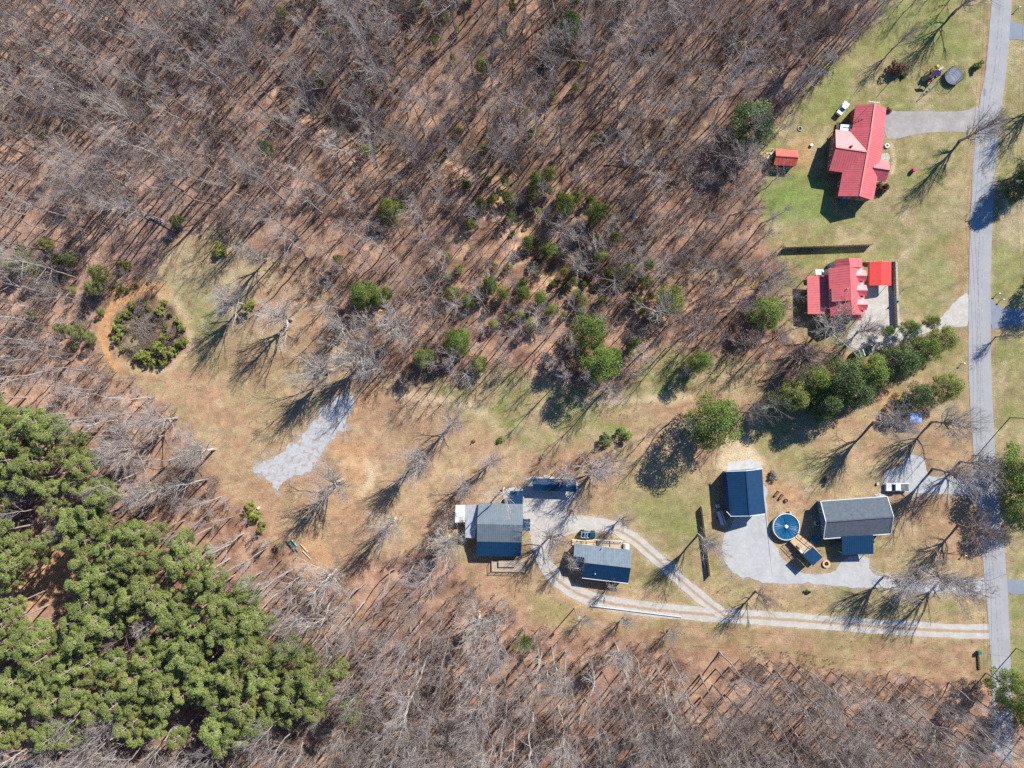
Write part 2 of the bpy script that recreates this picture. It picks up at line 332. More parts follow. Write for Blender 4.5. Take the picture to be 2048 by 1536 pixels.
    put(RED, .7*inside([(560,890),(650,920),(690,960),(620,980),(570,960)], 4)); put(RED, .5*inside([(1560,430),(1640,640),(1660,720),(1590,700)], 5))
    yard = np.maximum.reduce([inside(q_, 2) for q_ in (YARD_N, YARD_S, EAST, CLEAR)]); m1 = fbm(x, y, 3.2, 5, 63, .7); m2 = fbm(x, y, 2.4, 5, 64, .7)
    gy = np.maximum.reduce([inside(q_, 2) for q_ in (YARD_N, EAST)])+.35*inside(YARD_S, 2); put(G1*.92, .6*gy*sm(.50, .60, m1)); put(TAN*1.02, .5*yard*sm(.52, .62, m2)); put(RED, .38*yard*(1-.6*np.clip(gy, 0, 1))*sm(.46, .60, fbm(x, y, 1.4, 4, 65, .7)))
    # orange soil: the loop track, the scrape beside the gravel, bare yards
    OR = mixc(C(.55,.31,.155)+0*x[:, None], C(.50,.27,.125), sm(.4, .6, n3)); SAND = mixc(C(.68,.53,.34)+0*x[:, None], C(.60,.44,.27), sm(.4, .6, n3))
    put(OR, near([(325,588),(290,574),(262,574),(238,588)], 2.1, 1.5, .5)); put(OR, near([(238,588),(222,610),(210,640),(206,670)], 1.5, 1.2, .3)); put(OR, .9*near([(206,665),(208,690),(222,718),(240,745)], .9, 1.0, .3)); put(SAND, .5*near([(345,600),(380,640),(378,700),(340,740),(290,752)], .7, 1.6, .3))
    put(TAN, .6*near([(325,588),(345,600),(368,625),(380,650)], 1.2, 1.5, .3)); put(RED, .55*near([(240,740),(270,755),(310,755)], .8, 1.2, .3))
    put(OR, .75*near([(760,772),(720,800),(700,835),(685,865)], .9, 1.5, .4)); put(OR, .5*near([(660,880),(690,900),(720,940)], 2, 3, .4)); put(SAND, .7*near([(735,925),(748,945),(742,970),(720,980)], 1.0, 1.8, .4))
    put(SAND, .55*near([(700,920),(725,935)], 1.5, 2, .4)); put(OR, .45*near([(620,1080),(640,1130)], 3, 4, .6)); put(OR, .4*near([(720,900),(690,1000)], 3, 6, 1))
    put(SAND, .55*near([(790,790),(900,800),(980,835),(990,860)], 1.2, 3, .8)); put(SAND, .6*near([(1150,802),(1240,800),(1380,800)], .9, 2, .5))
    put(SAND, .9*inside([(1455,880),(1500,876),(1528,925),(1530,940),(1440,940),(1435,915)], 3)); put(SAND, .6*inside([(1600,935),(1632,930),(1625,975),(1605,990)], 3))
    put(OR, .8*near([(1530,1010),(1540,1030),(1535,1060),(1552,1090)], .9, 1.2, .4)); put(OR, .5*near([(1530,960),(1550,980),(1580,1000)], 2, 4, .8)); put(OR, .8*near([(1760,790),(1780,800),(1765,840)], 2, 4, .8))
    put(OR, .6*near([(1690,300),(1700,330)], 3, 4, .8)*0+.5*near([(1595,300),(1620,285),(1610,340),(1600,360)], 2.2, 3, .8)); put(SAND, .6*near([(1783,290),(1788,320),(1783,345)], .5, .8, .2))
    put(SAND, .7*inside([(1790,640),(1850,655),(1810,662),(1794,660)], 1.5)); put(TAN, .9*inside([(2000,390),(2060,380),(2060,490),(1985,500),(1983,440)], 3))
    put(OR, .8*near([(60,1165),(150,1140)], 6, 4, .8)); put(SAND, .5*near([(1170,1230),(1050,1200)], .1, .2)*0)
    # greener turf
    put(G1*np.array([[.85,1.05,.85]]), .75*inside([(1530,380),(1600,340),(1650,350),(1680,440),(1600,450),(1540,430)], 5)); put(G1, .7*inside([(1640,110),(1720,130),(1700,220),(1600,250)], 8))
    put(G1, .75*inside([(1800,0),(1900,20),(1960,110),(1850,120),(1740,80)], 9)); put(G1, .5*inside([(1580,505),(1740,505),(1800,520),(1740,515),(1640,515)], 3)); put(G1, .45*inside([(1830,500),(1910,520),(1905,600),(1840,590)], 8))
    put(G1, .6*inside([(1260,1000),(1400,1000),(1390,1060),(1280,1060)], 8)); put(G1, .55*inside([(1560,900),(1640,900),(1660,960),(1590,960)], 7)); put(G1, .5*inside([(1050,1190),(1140,1215),(1180,1250),(1090,1240)], 5)); put(G1, .4*inside([(1600,1250),(1720,1280),(1700,1320),(1640,1300)], 8))
    put(G1, .5*inside([(1990,500),(2060,490),(2060,600),(2000,600)], 5)); put(TAN, .5*inside([(1750,370),(1800,360),(1810,430),(1730,440)], 5)); put(RED*np.array([[1.15,1.25,1.2]]), .6*inside([(1900,480),(1935,440),(1935,640),(1905,600)], 4))
    # fringe dust along the drives and the road, brushy circle
    put(mixc(C(.26,.175,.11)+0*x[:, None], C(.14,.095,.06), sm(.4, .6, n3)), .95*inside(CIRCLE, 1.5, .4)); put(TAN, .6*near([(300,640),(262,660),(280,700)], 1.2, 3, .8))
    for dl in (DRIVE_LOOP, DRIVE_LINK): put(SAND*.9, .55*near(dl, 1.9, 1.6, .35))
    for pi, pd_ in enumerate(PADS):
        put(mixc(C(.42,.40,.36)+0*x[:, None], C(.36,.30,.23), sm(.4, .6, n3)), (.5 if pi == 3 else .4)*sm(1.6 if pi == 3 else 1.4, -.4, sdf(x, y, pd_)+(fbm(x, y, 1.5, 3, 62)-.5)*5))
    rd = np.array(ROAD_L); put(RED*np.array([[1.2,1.3,1.2]]), .5*near([(a, b) for a, b in ROAD_L], .9, 1.0, .2)); put(TAN, .5*near([(a, b) for a, b in ROAD_R], .8, .8, .2))
    gx = np.minimum.reduce([ldist(wx, wy, g) for g in GULLY]); put(mixc(C(.16,.105,.065)+0*x[:, None], C(.40,.28,.15), sm(.45, .6, n3)), .65*sm(3.2, .6, gx))
    st = fbm(x*.35+y*.25, y*1.0-x*.3, .9, 3, 61); col = col*(1+(n3-.5)[:, None]*.5+(n5-.5)[:, None]*.35+(st-.5)[:, None]*.35)
    rgba = np.ones((len(V), 4), np.float32); rgba[:, :3] = np.clip(col, .01, .9)
    a = me.color_attributes.new("soil", 'FLOAT_COLOR', 'POINT'); a.data.foreach_set("color", rgba.ravel())
    m = bpy.data.materials.new("turf_and_leaf_litter"); m.use_nodes = True; t = m.node_tree; N = t.nodes; L = t.links; b = N["Principled BSDF"]
    b.inputs["Roughness"].default_value = 1; b.inputs["Specular IOR Level"].default_value = .05
    at = N.new("ShaderNodeAttribute"); at.attribute_name = "soil"; tc = N.new("ShaderNodeTexCoord")
    n = N.new("ShaderNodeTexNoise"); n.inputs["Scale"].default_value = 2.2; n.inputs["Detail"].default_value = 8; n.inputs["Roughness"].default_value = .8; n.inputs["Distortion"].default_value = .6
    L.new(tc.outputs["Object"], n.inputs["Vector"]); r = N.new("ShaderNodeMapRange"); r.inputs[1].default_value = .3; r.inputs[2].default_value = .7; r.inputs[3].default_value = .68; r.inputs[4].default_value = 1.30
    L.new(n.outputs["Fac"], r.inputs[0]); mu = N.new("ShaderNodeVectorMath"); mu.operation = 'SCALE'; L.new(at.outputs["Color"], mu.inputs[0]); L.new(r.outputs[0], mu.inputs[3])
    L.new(mu.outputs[0], b.inputs["Base Color"])
    n2_ = N.new("ShaderNodeTexNoise"); n2_.inputs["Scale"].default_value = 3.5; n2_.inputs["Detail"].default_value = 6; L.new(tc.outputs["Object"], n2_.inputs["Vector"])
    bp = N.new("ShaderNodeBump"); bp.inputs["Distance"].default_value = .22; bp.inputs["Strength"].default_value = .8; L.new(n2_.outputs["Fac"], bp.inputs["Height"]); L.new(bp.outputs[0], b.inputs["Normal"])
    o = link("ground", me, m); tag(o, "grass, bare soil and leaf litter under the whole place", kind="structure"); return o
ROAD_L = [(1992,-120),(1983,0),(1972,140),(1956,215),(1942,370),(1937,560),(1936,700),(1937,768),(1946,900),(1953,1000),(1968,1152),(1978,1260),(1985,1400),(1984,1536),(1982,1660)]
ROAD_R = [(2034,-120),(2023,0),(2014,140),(2001,215),(1987,370),(1981,560),(1981,700),(1983,768),(1989,900),(1998,1000),(2014,1152),(2019,1260),(2023,1400),(2027,1536),(2030,1660)]
DRIVE_LOOP = [(1085,1040),(1078,1090),(1092,1135),(1130,1175),(1190,1202),(1290,1218),(1400,1228),(1450,1232),(1560,1238),(1660,1246),(1780,1255),(1900,1262),(1980,1263)]
DRIVE_LINK = [(1110,1052),(1150,1046),(1205,1048),(1255,1068),(1300,1105),(1350,1150),(1400,1195),(1450,1232)]
build_ground()

def _d(): pass
def densify(pts, step=1.0):
    out = []
    for a, b in zip(pts[:-1], pts[1:]):
        n = max(1, int((Vector(b)-Vector(a)).length/step))
        for k in range(n): out.append(Vector(a).lerp(Vector(b), k/n))
    out.append(Vector(pts[-1])); return out
def smooth_line(pts, it=3):
    for _ in range(it):
        q = [pts[0]]
        for a, b in zip(pts[:-1], pts[1:]): q += [a.lerp(b, .25), a.lerp(b, .75)]
        pts = q+[pts[-1]]
    return pts
def strip(name, L_, R_, z, material, prof, ncol=9, label=None, rag=0.0):
    n = len(L_); V = []; A = []
    for i in range(n):
        for c in range(ncol):
            t = c/(ncol-1); p = L_[i].lerp(R_[i], t)
            if c in (0, ncol-1) and rag:
                d = (R_[i]-L_[i]).normalized(); k = (float(fbm(np.array([p.x*1.0]), np.array([p.y]), 1.6, 3, 31)[0])-.5)*rag*2
                p = p+d*(k if c else -k)
            V.append((p.x, p.y, z)); A.append(prof(t))
    F = [(i*ncol+c, i*ncol+c+1, (i+1)*ncol+c+1, (i+1)*ncol+c) for i in range(n-1) for c in range(ncol-1)]
    me = np_mesh(name, np.array(V), np.array(F)); a = me.attributes.new("strip", 'FLOAT', 'POINT'); a.data.foreach_set("value", np.array(A, np.float32))
    bm = bmesh.new(); bm.from_mesh(me); bmesh.ops.recalc_face_normals(bm, faces=bm.faces)
    if bm.faces[0].normal.z < 0: bmesh.ops.reverse_faces(bm, faces=bm.faces)
    bm.to_mesh(me); bm.free()
    o = link(name, me, material); tag(o, label, kind="structure"); return o
def v2(pts): return [P(*p).to_2d().to_3d() for p in pts]
def band(t, c, w): return math.exp(-((t-c)/w)**2)
Lr = smooth_line(v2(ROAD_L)); Rr = smooth_line(v2(ROAD_R))
strip("road", Lr, Rr, .05, M['asphalt'], lambda t: .62*band(t, .42, .05)+.55*band(t, .60, .03)+.5*band(t, .02, .04)+.3*band(t, .97, .04), 41, "straight light grey country road down the east side", .12)
def sheet(name, pts, z, material, label, rag=.5, seed=0):
    w = [Vector(p) for p in v2(pts)]; w = smooth_line(w+[w[0]], 1); w = densify(w, .45)[:-1]; n = len(w); out = []
    for i, p in enumerate(w):
        d = (w[(i+1) % n]-w[i-1]); nrm = Vector((d.y, -d.x, 0)).normalized()
        k = (float(fbm(np.array([p.x]), np.array([p.y]), 1.8, 4, 41+seed)[0])-.5)*2*rag
        out.append(p+nrm*k)
    bm = bmesh.new(); vs = [bm.verts.new((p.x, p.y, z)) for p in out]; f = bm.faces.new(vs); f.normal_update()
    if f.normal.z < 0: bmesh.ops.reverse_faces(bm, faces=[f])
    bmesh.ops.triangulate(bm, faces=bm.faces[:]); me = bpy.data.meshes.new(name); bm.to_mesh(me); bm.free()
    o = link(name, me, material); tag(o, label, kind="structure"); return o
def track(name, line, w, z, label):
    c = smooth_line(v2(line)); L_, R_ = [], []
    for i, p in enumerate(c):
        d = (c[min(i+1, len(c)-1)]-c[max(i-1, 0)]).normalized(); n = Vector((-d.y, d.x, 0)); L_.append(p+n*w/2); R_.append(p-n*w/2)
    strip(name, L_, R_, z, M['gravel'], lambda t: .95*band(t, .5, .13)+.35*band(t, 0, .1)+.35*band(t, 1, .1), 15, label, .35)
track("gravel_driveway", DRIVE_LOOP, 3.6, .030, "pale two-track gravel driveway curving round to the road")
track("gravel_driveway", DRIVE_LINK, 3.0, .036, "narrower gravel link joining the two-track driveway")
sheet("gravel_pad", PADS[0], .042, M['gravel'], "pale gravel yard between the two metal-roofed buildings", .8)
sheet("gravel_pad", PADS[1], .03, M['blue_gravel'], "wide blue-grey gravel drive around the pool and the garage", .7, 3)
sheet("gravel_pad", PADS[2], .03, M['blue_gravel'], "gravel parking spot under the white pickup", .4, 5)
sheet("gravel_patch", PADS[3], .03, M['patchy_gravel'], "ragged patch of spilt pale gravel in the clearing", 1.5, 7)
sheet("gravel_pad", PADS[4], .03, M['gravel'], "gravel drive curving from the road to the middle red-roofed house", .5, 9)
sheet("concrete_driveway", [(1768,220),(1800,223),(1850,222),(1900,224),(1935,221),(1950,214),(1958,212),(1957,264),(1900,264),(1850,266),(1818,271),(1795,278),(1768,277)], .03, M['old_concrete'], "stained concrete driveway of the northern red-roofed house", .12, 11)
for q, nm in (([(2016,30),(2028,46),(2052,50),(2400,60),(2400,84),(2052,82),(2030,78),(2012,80)], "asphalt driveway meeting the road near the top"), ([(1980,596),(1996,612),(2014,617),(2060,618),(2400,620),(2400,652),(2060,650),(2000,656),(1980,659)], "blue-grey driveway mouth across from the gravel drive"), ([(2012,1158),(2060,1160),(2400,1165),(2400,1190),(2060,1188),(2014,1190)], "short driveway mouth low on the east side")):
    sheet("asphalt_driveway", q, .045, M['asphalt_dark'], nm, .1, 13)
sheet("concrete_slab", [(1455,924),(1520,918),(1526,942),(1452,948)], .035, M['concrete'], "pale concrete apron north of the navy garage", .1, 15)
sheet("concrete_slab", [(1748,988),(1768,986),(1782,1012),(1772,1012)], .035, M['concrete'], "narrow concrete walk by the grey-shingled house", .05, 17)
sheet("concrete_slab", [(1006,985),(1012,976),(1048,972),(1048,1002),(1008,1006)], .035, M['concrete'], "small concrete pad beside the barn-like metal building", .1, 19)
sheet("road_patch", [(1966,177),(1973,177.5),(1972,192),(1965,191.5)], .058, M['asphalt_dark'], "small dark repair patch in the road surface", .02, 23)
sheet("garden_bed", [(1763,308),(1778,306),(1780,322),(1761,322)], .035, M['stone'], "small planted bed by the porch of the northern house", .15, 21)

# ------------------------------------------------------------------ buildings
def rib_slope(mb, a, b, c, d, step, hgt=.025, wid=.03):
    """ribs on slope a-b (eave) to d-c (ridge), running up the slope"""
    a, b, c, d = (Vector(v) for v in (a, b, c, d)); n = int((b-a).length/step)
    nr = (b-a).cross(d-a).normalized(); nr = nr if nr.z > 0 else -nr
    for i in range(1, n):
        t = i/n; mb.bar(a.lerp(b, t)+nr*hgt*.5, d.lerp(c, t)+nr*hgt*.5, wid, hgt)
def gable(parent, cs, ze, zr, rm, wm, over=.35, rib=.6, ends=(1, 1), wallname="wall", base=0.0, trim=None, roofname="roof", thick=.14, walls=True):
    """cs: pixels of eave corners, [0]-[1] = first gable end, [3]-[2] = second; ridge joins the middles of the ends"""
    p = [P(c[0], c[1], ze) for c in cs]; r0 = (p[0]+p[1])/2; r1 = (p[3]+p[2])/2; r0.z = r1.z = zr
    mb = MB()
    for a, b in ((p[0], p[3]), (p[1], p[2])):
        mb.prism([a, b, r1, r0], 0, down=thick)
        if rib: rib_slope(mb, a, b, r1, r0, rib)
    ax = (r1-r0).normalized()
    mb.bar(r0+Vector((0, 0, .04)), r1+Vector((0, 0, .04)), .3, .08)
    roof = mb.build(roofname, rm, parent)
    if walls:
        u = (p[1]-p[0]).normalized(); w = (p[1]-p[0]).length; k = over/(w/2); zw = ze+(zr-ze)*k-thick-.02
        q = [p[0]+u*over+ax*over, p[1]-u*over+ax*over, p[2]-u*over-ax*over, p[3]+u*over-ax*over]
        for v in q: v.z = zw
        g0 = (q[0]+q[1])/2; g1 = (q[3]+q[2])/2; g0.z = g1.z = zr-thick-.02
        b = [Vector((v.x, v.y, base)) for v in q]
        wmb = MB(); wmb.add([b[0], b[1], q[1], g0, q[0], b[3], b[2], q[2], g1, q[3]], [(0,1,2,3,4),(9,8,7,6,5),(0,5,6,1),(1,6,7,2),(2,7,8,3),(3,8,9,4),(4,9,5,0)])
        wall = wmb.build(wallname, wm, parent)
    else: q = p; wall = None
    if trim:
        for e, (a, r, b) in enumerate(((p[0], r0, p[1]), (p[3], r1, p[2]))):
            off = ax*(-.06 if e == 0 else .06); t = MB()
            for s, t2 in ((a, r), (b, r)): t.bar(s+off+Vector((0, 0, -.02)), t2+off+Vector((0, 0, -.02)), .13, .24)
            t.build("roof_trim", trim, roof)
    return dict(p=p, q=q, r=(r0, r1), roof=roof, wall=wall)
def window(parent, a, b, t, z, w=1.0, h=1.2, out=1):
    """window on wall line a->b (world), at fraction t; out=+1/-1 side"""
    a = Vector((a[0], a[1], 0)); b = Vector((b[0], b[1], 0)); d = (b-a).normalized(); n = Vector((d.y, -d.x, 0))*out; c = a.lerp(b, t)+n*.02; c.z = z
    rz = math.atan2(d.y, d.x); fr = MB()
    for dx, dz, sw, sh in ((0, h/2, w+.16, .1), (0, -h/2, w+.16, .1), (w/2, 0, .1, h), (-w/2, 0, .1, h), (0, 0, w, .06)):
        fr.box(c+d*dx+Vector((0, 0, dz)), (sw, .12, sh), rz)
    f = fr.build("window", M['white'], parent); MB().box(c, (w, .04, h), rz).build("pane", M['glass'], f); return f
def door(parent, a, b, t, w=1.0, h=2.1, out=1, m='white'):
    a = Vector((a[0], a[1], 0)); b = Vector((b[0], b[1], 0)); d = (b-a).normalized(); n = Vector((d.y, -d.x, 0))*out; c = a.lerp(b, t)+n*.03; c.z = h/2
    rz = math.atan2(d.y, d.x); o = MB().box(c, (w, .1, h), rz).build("door", M[m], parent)
    MB().box(c+d*w*.38+n*.08, (.06, .06, .06), rz).build("handle", M['steel'], o); return o
def posts(parent, pts, z0, z1, w, m, name="post"):
    for p in pts: MB().box((p[0], p[1], (z0+z1)/2), (w, w, z1-z0)).build(name, m, parent)
def railing(parent, pts, z0, hgt, m, name="railing"):
    mb = MB()
    for a, b in zip(pts[:-1], pts[1:]):
        a = Vector((a[0], a[1], z0)); b = Vector((b[0], b[1], z0)); L = (b-a).length; n = max(1, int(L/1.5))
        mb.bar(a+Vector((0, 0, hgt)), b+Vector((0, 0, hgt)), .12, .06); mb.bar(a+Vector((0, 0, hgt*.5)), b+Vector((0, 0, hgt*.5)), .05, .05)
        for k in range(n+1): c = a.lerp(b, k/n); mb.box(c+Vector((0, 0, hgt/2)), (.1, .1, hgt))
    return mb.build(name, m, parent)
def platform(parent, pts, z, m, name="deck_boards", step=.3, thick=.12):
    pts = [Vector((p[0], p[1], z)) for p in pts]; mb = MB(); n = max(2, int((pts[1]-pts[0]).length/step))
    for i in range(n):
        t0, t1 = i/n+.012/n*3, (i+1)/n-.012/n*3
        mb.prism([pts[0].lerp(pts[1], t0), pts[0].lerp(pts[1], t1), pts[3].lerp(pts[2], t1), pts[3].lerp(pts[2], t0)], 0, down=thick)
    return mb.build(name, m, parent)

def vent(parent, px, py, z, m, r=.12, h=.5):
    c = P(px, py, z); MB().tube(c-Vector((0, 0, .5)), c+Vector((0, 0, h)), r, r, 10).build("roof_vent", m, parent)

# -- northern house
hA = empty("brick_house", P(1718, 320)); tag(hA, "long brick house with pinkish red metal roof at the end of the concrete driveway", "house")
inv = lambda o: (setattr(o, 'matrix_parent_inverse', Matrix.Translation(-Vector(o.parent.location))) or o)
class Keep:
    """children built in world coordinates get the parent's inverse, so parents may stand at their base"""
def settle(root):
    bpy.context.view_layer.update()
    for c in root.children:
        c.matrix_parent_inverse = root.matrix_world.inverted()
gg = gable(hA, [(1711,210),(1773,217),(1765,270),(1704,263)], 3.5, 5.35, M['red_roof'], M['brick'], .35, .55)
gm = gable(hA, [(1701,258),(1769,267),(1747,401),(1676,392)], 3.5, 5.5, M['red_roof'], M['brick'], .4, .55)
gw = gable(hA, [(1671,259),(1658,341),(1720,350),(1733,268)], 3.5, 5.5, M['red_roof'], M['brick'], .4, .55)
gp = gable(hA, [(1777.5,322),(1771,363.5),(1738,359),(1745,317)], 3.1, 4.5, M['red_roof'], M['brick'], .3, .55, walls=False, roofname="porch_roof")
posts(hA, [P(1774,326,3), P(1768,361,3)], 0, 3.0, .18, M['white'])
q = gm['q']
for t in (.2, .45): window(hA, q[0], q[3], t+.35, 1.9, 1.1, 1.3, out=-1 if False else 1)
for t in (.3, .7): window(hA, q[3], q[2], t, 1.9, 1.2, 1.3, out=1)
wq = gw['q']
for t, w in ((.22, 1.2), (.5, 1.6), (.8, 1.2)): window(hA, wq[0], wq[1], t, 2.0, w, 1.2, out=1)
door(hA, q[1], q[2], .62, 1.1, 2.1, out=-1, m='white'); 
gq = gg['q']
MB().box((*((gq[1]+gq[2])/2).to_2d(), 1.15), (.12, 4.6, 2.3), math.atan2((gq[2]-gq[1]).y, (gq[2]-gq[1]).x)-math.pi/2).build("garage_door", M['white'], hA)
platform(hA, [P(1672,246), P(1700,250), P(1698,274), P(1668,268)], .5, M['dark_wood'], "patio_deck")
MB().prism([P(1681.5,248.5,2.7), P(1704,250,2.7), P(1703,263,2.7), P(1680,260,2.7)], 0, down=.1).build("patio_roof", M['white'], hA)
posts(hA, [P(1682,249,2.6), P(1681,259,2.6)], 0, 2.6, .1, M['white'])
MB().box(P(1702,293,5.4), (.5, .4, .8), .2).build("chimney", M['dark_wood'], hA)
stp = MB()
for k in range(5): c = P(1684+k*.5, 398+k*2, 0); stp.box((c.x, c.y, .6-k*.12), (1.6, .35, .14))
stp.build("steps", M['blue_siding'], hA)
an = empty("television_antenna", P(1748, 204, 5.2)); tag(an, "long white rooftop antenna bar over the north end of the brick house", "antenna")
c = P(1748, 204, 7.4)
MB().tube(c-Vector((0, 0, 2.3)), c, .04).build("mast", M['steel'], an); am = MB(); am.bar(c+Vector((-1.35, .15, 0)), c+Vector((1.35, -.2, 0)), .09)
for k in range(7): x_ = -1.2+k*.4; am.bar(c+Vector((x_, -.25-x_*.13, 0)), c+Vector((x_, .25-x_*.13, 0)), .05)
am.build("antenna_boom", M['white'], an)

# -- middle house (dormers)
hB = empty("dormer_house", P(1680, 578)); tag(hB, "red-roofed house with three dormers in a row facing the gravel drive", "house")
def rp(name, pts, m, parent, rib=.55, down=.14, ribdir=None):
    w = [P(*p) for p in pts]; mb = MB(); mb.prism(w, 0, down=down)
    if rib: rib_slope(mb, w[0], w[1], w[2], w[3], rib)
    return mb.build(name, m, parent)
ZB = 6.6
rp("roof", [(1723.5,517,4.6),(1725,535,4.6),(1700,534,ZB-.1),(1697.5,516,ZB-.1)], M['red_roof'], hB); rp("roof", [(1670,519,5.0),(1671,536,5.0),(1700,534,ZB-.12),(1697.5,516,ZB-.12)], M['red_roof'], hB)
rp("roof", [(1727.5,533,3.6),(1730.5,629,3.6),(1703.5,629,ZB),(1699.5,531,ZB)], M['red_roof'], hB)
rp("roof", [(1657,537,5.0),(1658.5,581,5.0),(1701.5,576,ZB-.02),(1699.5,531,ZB-.02)], M['red_roof'], hB)
rp("roof", [(1662.5,576,5.4),(1663.5,603.5,5.4),(1702.5,600.5,ZB+.12),(1701.5,573,ZB+.12)], M['red_roof'], hB)
rp("roof", [(1660,600,4.4),(1660.5,633,4.4),(1703.5,629,ZB-.04),(1702.5,598,ZB-.04)], M['red_roof'], hB)
for i, y in enumerate((551.2, 580.5, 609)):
    dx = i*.9; m = MB(); z0, z1 = 4.75, 5.45
    rN = [P(1731.5+dx, y-10.5, z0), P(1713+dx, y-10, z0+.35), P(1709+dx, y, z1), P(1734.5+dx, y, z1)]; rS = [P(1732+dx, y+11, z0), P(1719+dx, y+11, z0+.1), P(1709+dx, y, z1), P(1734.5+dx, y, z1)]
    m.prism(rN, 0, down=.1); m.prism(rS, 0, down=.1); d = m.build("dormer", M['red_roof'], hB)
    a_, b_ = P(1730+dx, y-8.5, z0), P(1730.5+dx, y+8.5, z0); wl = MB(); cc = P(1718+dx, y-8, z0); dd = P(1718+dx, y+8, z0)
    wl.prism([a_, b_, dd, cc], 3.7); wl.build("dormer_wall", M['cream'], d)
    f = MB(); mid = (a_+b_)/2; f.box((mid.x+.03, mid.y, 4.3), (.08, .9, .8)); f.build("window", M['white'], d)
wb = MB(); wb.prism([P(1660,536,4.6), P(1725,536,4.6), P(1728,626,4.2), P(1662,630,4.2)], 0); wb.prism([P(1673,521,4.6), P(1721,519,4.5), P(1722,534,4.4), P(1674,535,4.4)], 0)
wb.build("wall", M['cream'], hB)
rp("porch_roof", [(1614,553,2.9),(1615.5,628,2.9),(1660,628,3.5),(1657,550,3.5)], M['red_roof'], hB); posts(hB, [P(1616,557,2.8), P(1617,590,2.8), P(1617,624,2.8)], 0, 2.8, .15, M['white'])
rp("porch_roof", [(1723,641,2.8),(1688,641,2.8),(1700,629,3.4),(1722,629,3.4)], M['red_roof'], hB, rib=.5); posts(hB, [P(1721,639,2.7), P(1692,639,2.7)], 0, 2.7, .14, M['white'])
vent(hB, 1693.5, 577.5, 6.4, M['steel'])
MB().prism([P(1630,539,2.4), P(1647,539,2.4), P(1649,549,2.4), P(1632,550,2.4)], 0, down=.1).build("awning", M['white'], hB)
posts(hB, [P(1631,540,2.3), P(1646,540,2.3)], 0, 2.3, .1, M['white'])
platform(hB, [P(1653,530), P(1668,528), P(1668,536), P(1654,540)], .4, M['cream'], "back_step")
for t in (.25, .6): window(hB, P(1662,630,4.2), P(1728,626,4.2), t, 1.8, 1.2, 1.2, out=1)
cB = empty("carport", P(1762, 547)); tag(cB, "open bright red metal carport beside the dormer house", "carport")
mb = MB(); prof = [(-2.95, 2.35), (-2.75, 2.75), (0, 3.25), (2.75, 2.75), (2.95, 2.35)]
xc = P(1761.5, 547, 2.9); hw = 2.78
pa = [Vector((xc.x+u*.98, 0, z)) for u, z in prof]; yN, yS = P(0, 523, 2.9).y, P(0, 571, 2.9).y
for a, b in zip(pa[:-1], pa[1:]):
    A = [Vector((a.x, yN, a.z)), Vector((a.x, yS, a.z)), Vector((b.x, yS, b.z)), Vector((b.x, yN, b.z))]; mb.prism(A, 0, down=.06); rib_slope(mb, A[0], A[1], A[2], A[3], 60)
for k in range(1, 23):
    x_ = pa[0].x+(pa[-1].x-pa[0].x)*k/23
    z_ = np.interp(x_, [v.x for v in pa], [v.z for v in pa]); mb.bar((x_, yN, z_+.02), (x_, yS, z_+.02), .06, .04)
mb.build("roof", M['bright_red'], cB)
posts(cB, [(pa[0].x+.1, yN-.2), (pa[-1].x-.1, yN-.2), (pa[0].x+.1, yS+.2), (pa[-1].x-.1, yS+.2), (pa[0].x+.1, (yN+yS)/2), (pa[-1].x-.1, (yN+yS)/2)], 0, 2.35, .08, M['steel'])

# -- small red shed
sh = empty("garden_shed", P(1570, 315)); tag(sh, "small shed with rusty red patched roof west of the brick house", "shed")
gable(sh, [(1551,297),(1547.5,330),(1592,332),(1596,301)], 2.2, 3.1, M['old_red'], M['dark_wood'], .2, .9)
fr = MB(); pts = [P(1527,301), P(1545,300), P(1545,312), P(1526,320)]
for a, b in zip(pts, pts[1:]+pts[:1]): fr.bar(a+Vector((0, 0, .9)), b+Vector((0, 0, .9)), .12, .12)
for p in pts: fr.box(p+Vector((0, 0, .45)), (.12, .12, .9))
fr.bar(P(1529,309)+Vector((0, 0, .95)), P(1544,308)+Vector((0, 0, .95)), .3, .08)
tag(fr.build("lumber_frame", M['new_wood']), "open frame of yellowish lumber beside the small red shed", "lumber frame")
tag(MB().bar(P(1534,317,.9), P(1546,305,.9), .4, .15).build("door_panel", M['white']), "white narrow panel leaning on the lumber frame", "board")
tag(MB().box(P(1522,308)+Vector((0, 0, .35)), (.9, .8, .7), .1).build("storage_crate", M['yellow'], bevel=.05), "yellow crate west of the lumber frame", "crate")

# -- big metal building with lean-tos
hF = empty("metal_barn", P(998, 1058)); tag(hF, "big grey ribbed metal building with lean-tos on its west and south sides", "barn")
rp("roof", [(1046,1008,3.4),(957,1007,3.4),(954,1048,4.9),(1045.5,1050,4.9)], M['grey_roof'], hF, .45); rp("roof", [(1043.5,1085,3.7),(954,1083,3.7),(954,1048,4.88),(1045.5,1050,4.88)], M['grey_roof'], hF, .45)
rp("porch_roof", [(1042,1113,2.5),(952,1111.5,2.5),(954,1083,3.6),(1043.5,1085,3.6)], M['navy_roof'], hF, .45)
MB().prism([P(958,1010,3.3), P(1043,1010,3.3), P(1042,1082,3.5), P(957,1081,3.5)], 0).build("wall", M['blue_siding'], hF)
MB().prism([P(955,1084,2.4), P(1040,1086,2.4), P(1040,1110,2.3), P(954,1109,2.3)], 0).build("lean_to_wall", M['log_siding'], hF)
rp("lean_to_roof", [(930,1044,2.3),(910,1045,2.3),(911,1010,2.3),(931,1010,2.35)], M['white'], hF, 0); rp("lean_to_roof", [(950,1077,2.7),(930,1075,2.4),(931,1010,2.4),(957,1010,2.9)], M['pale_metal'], hF, 0)
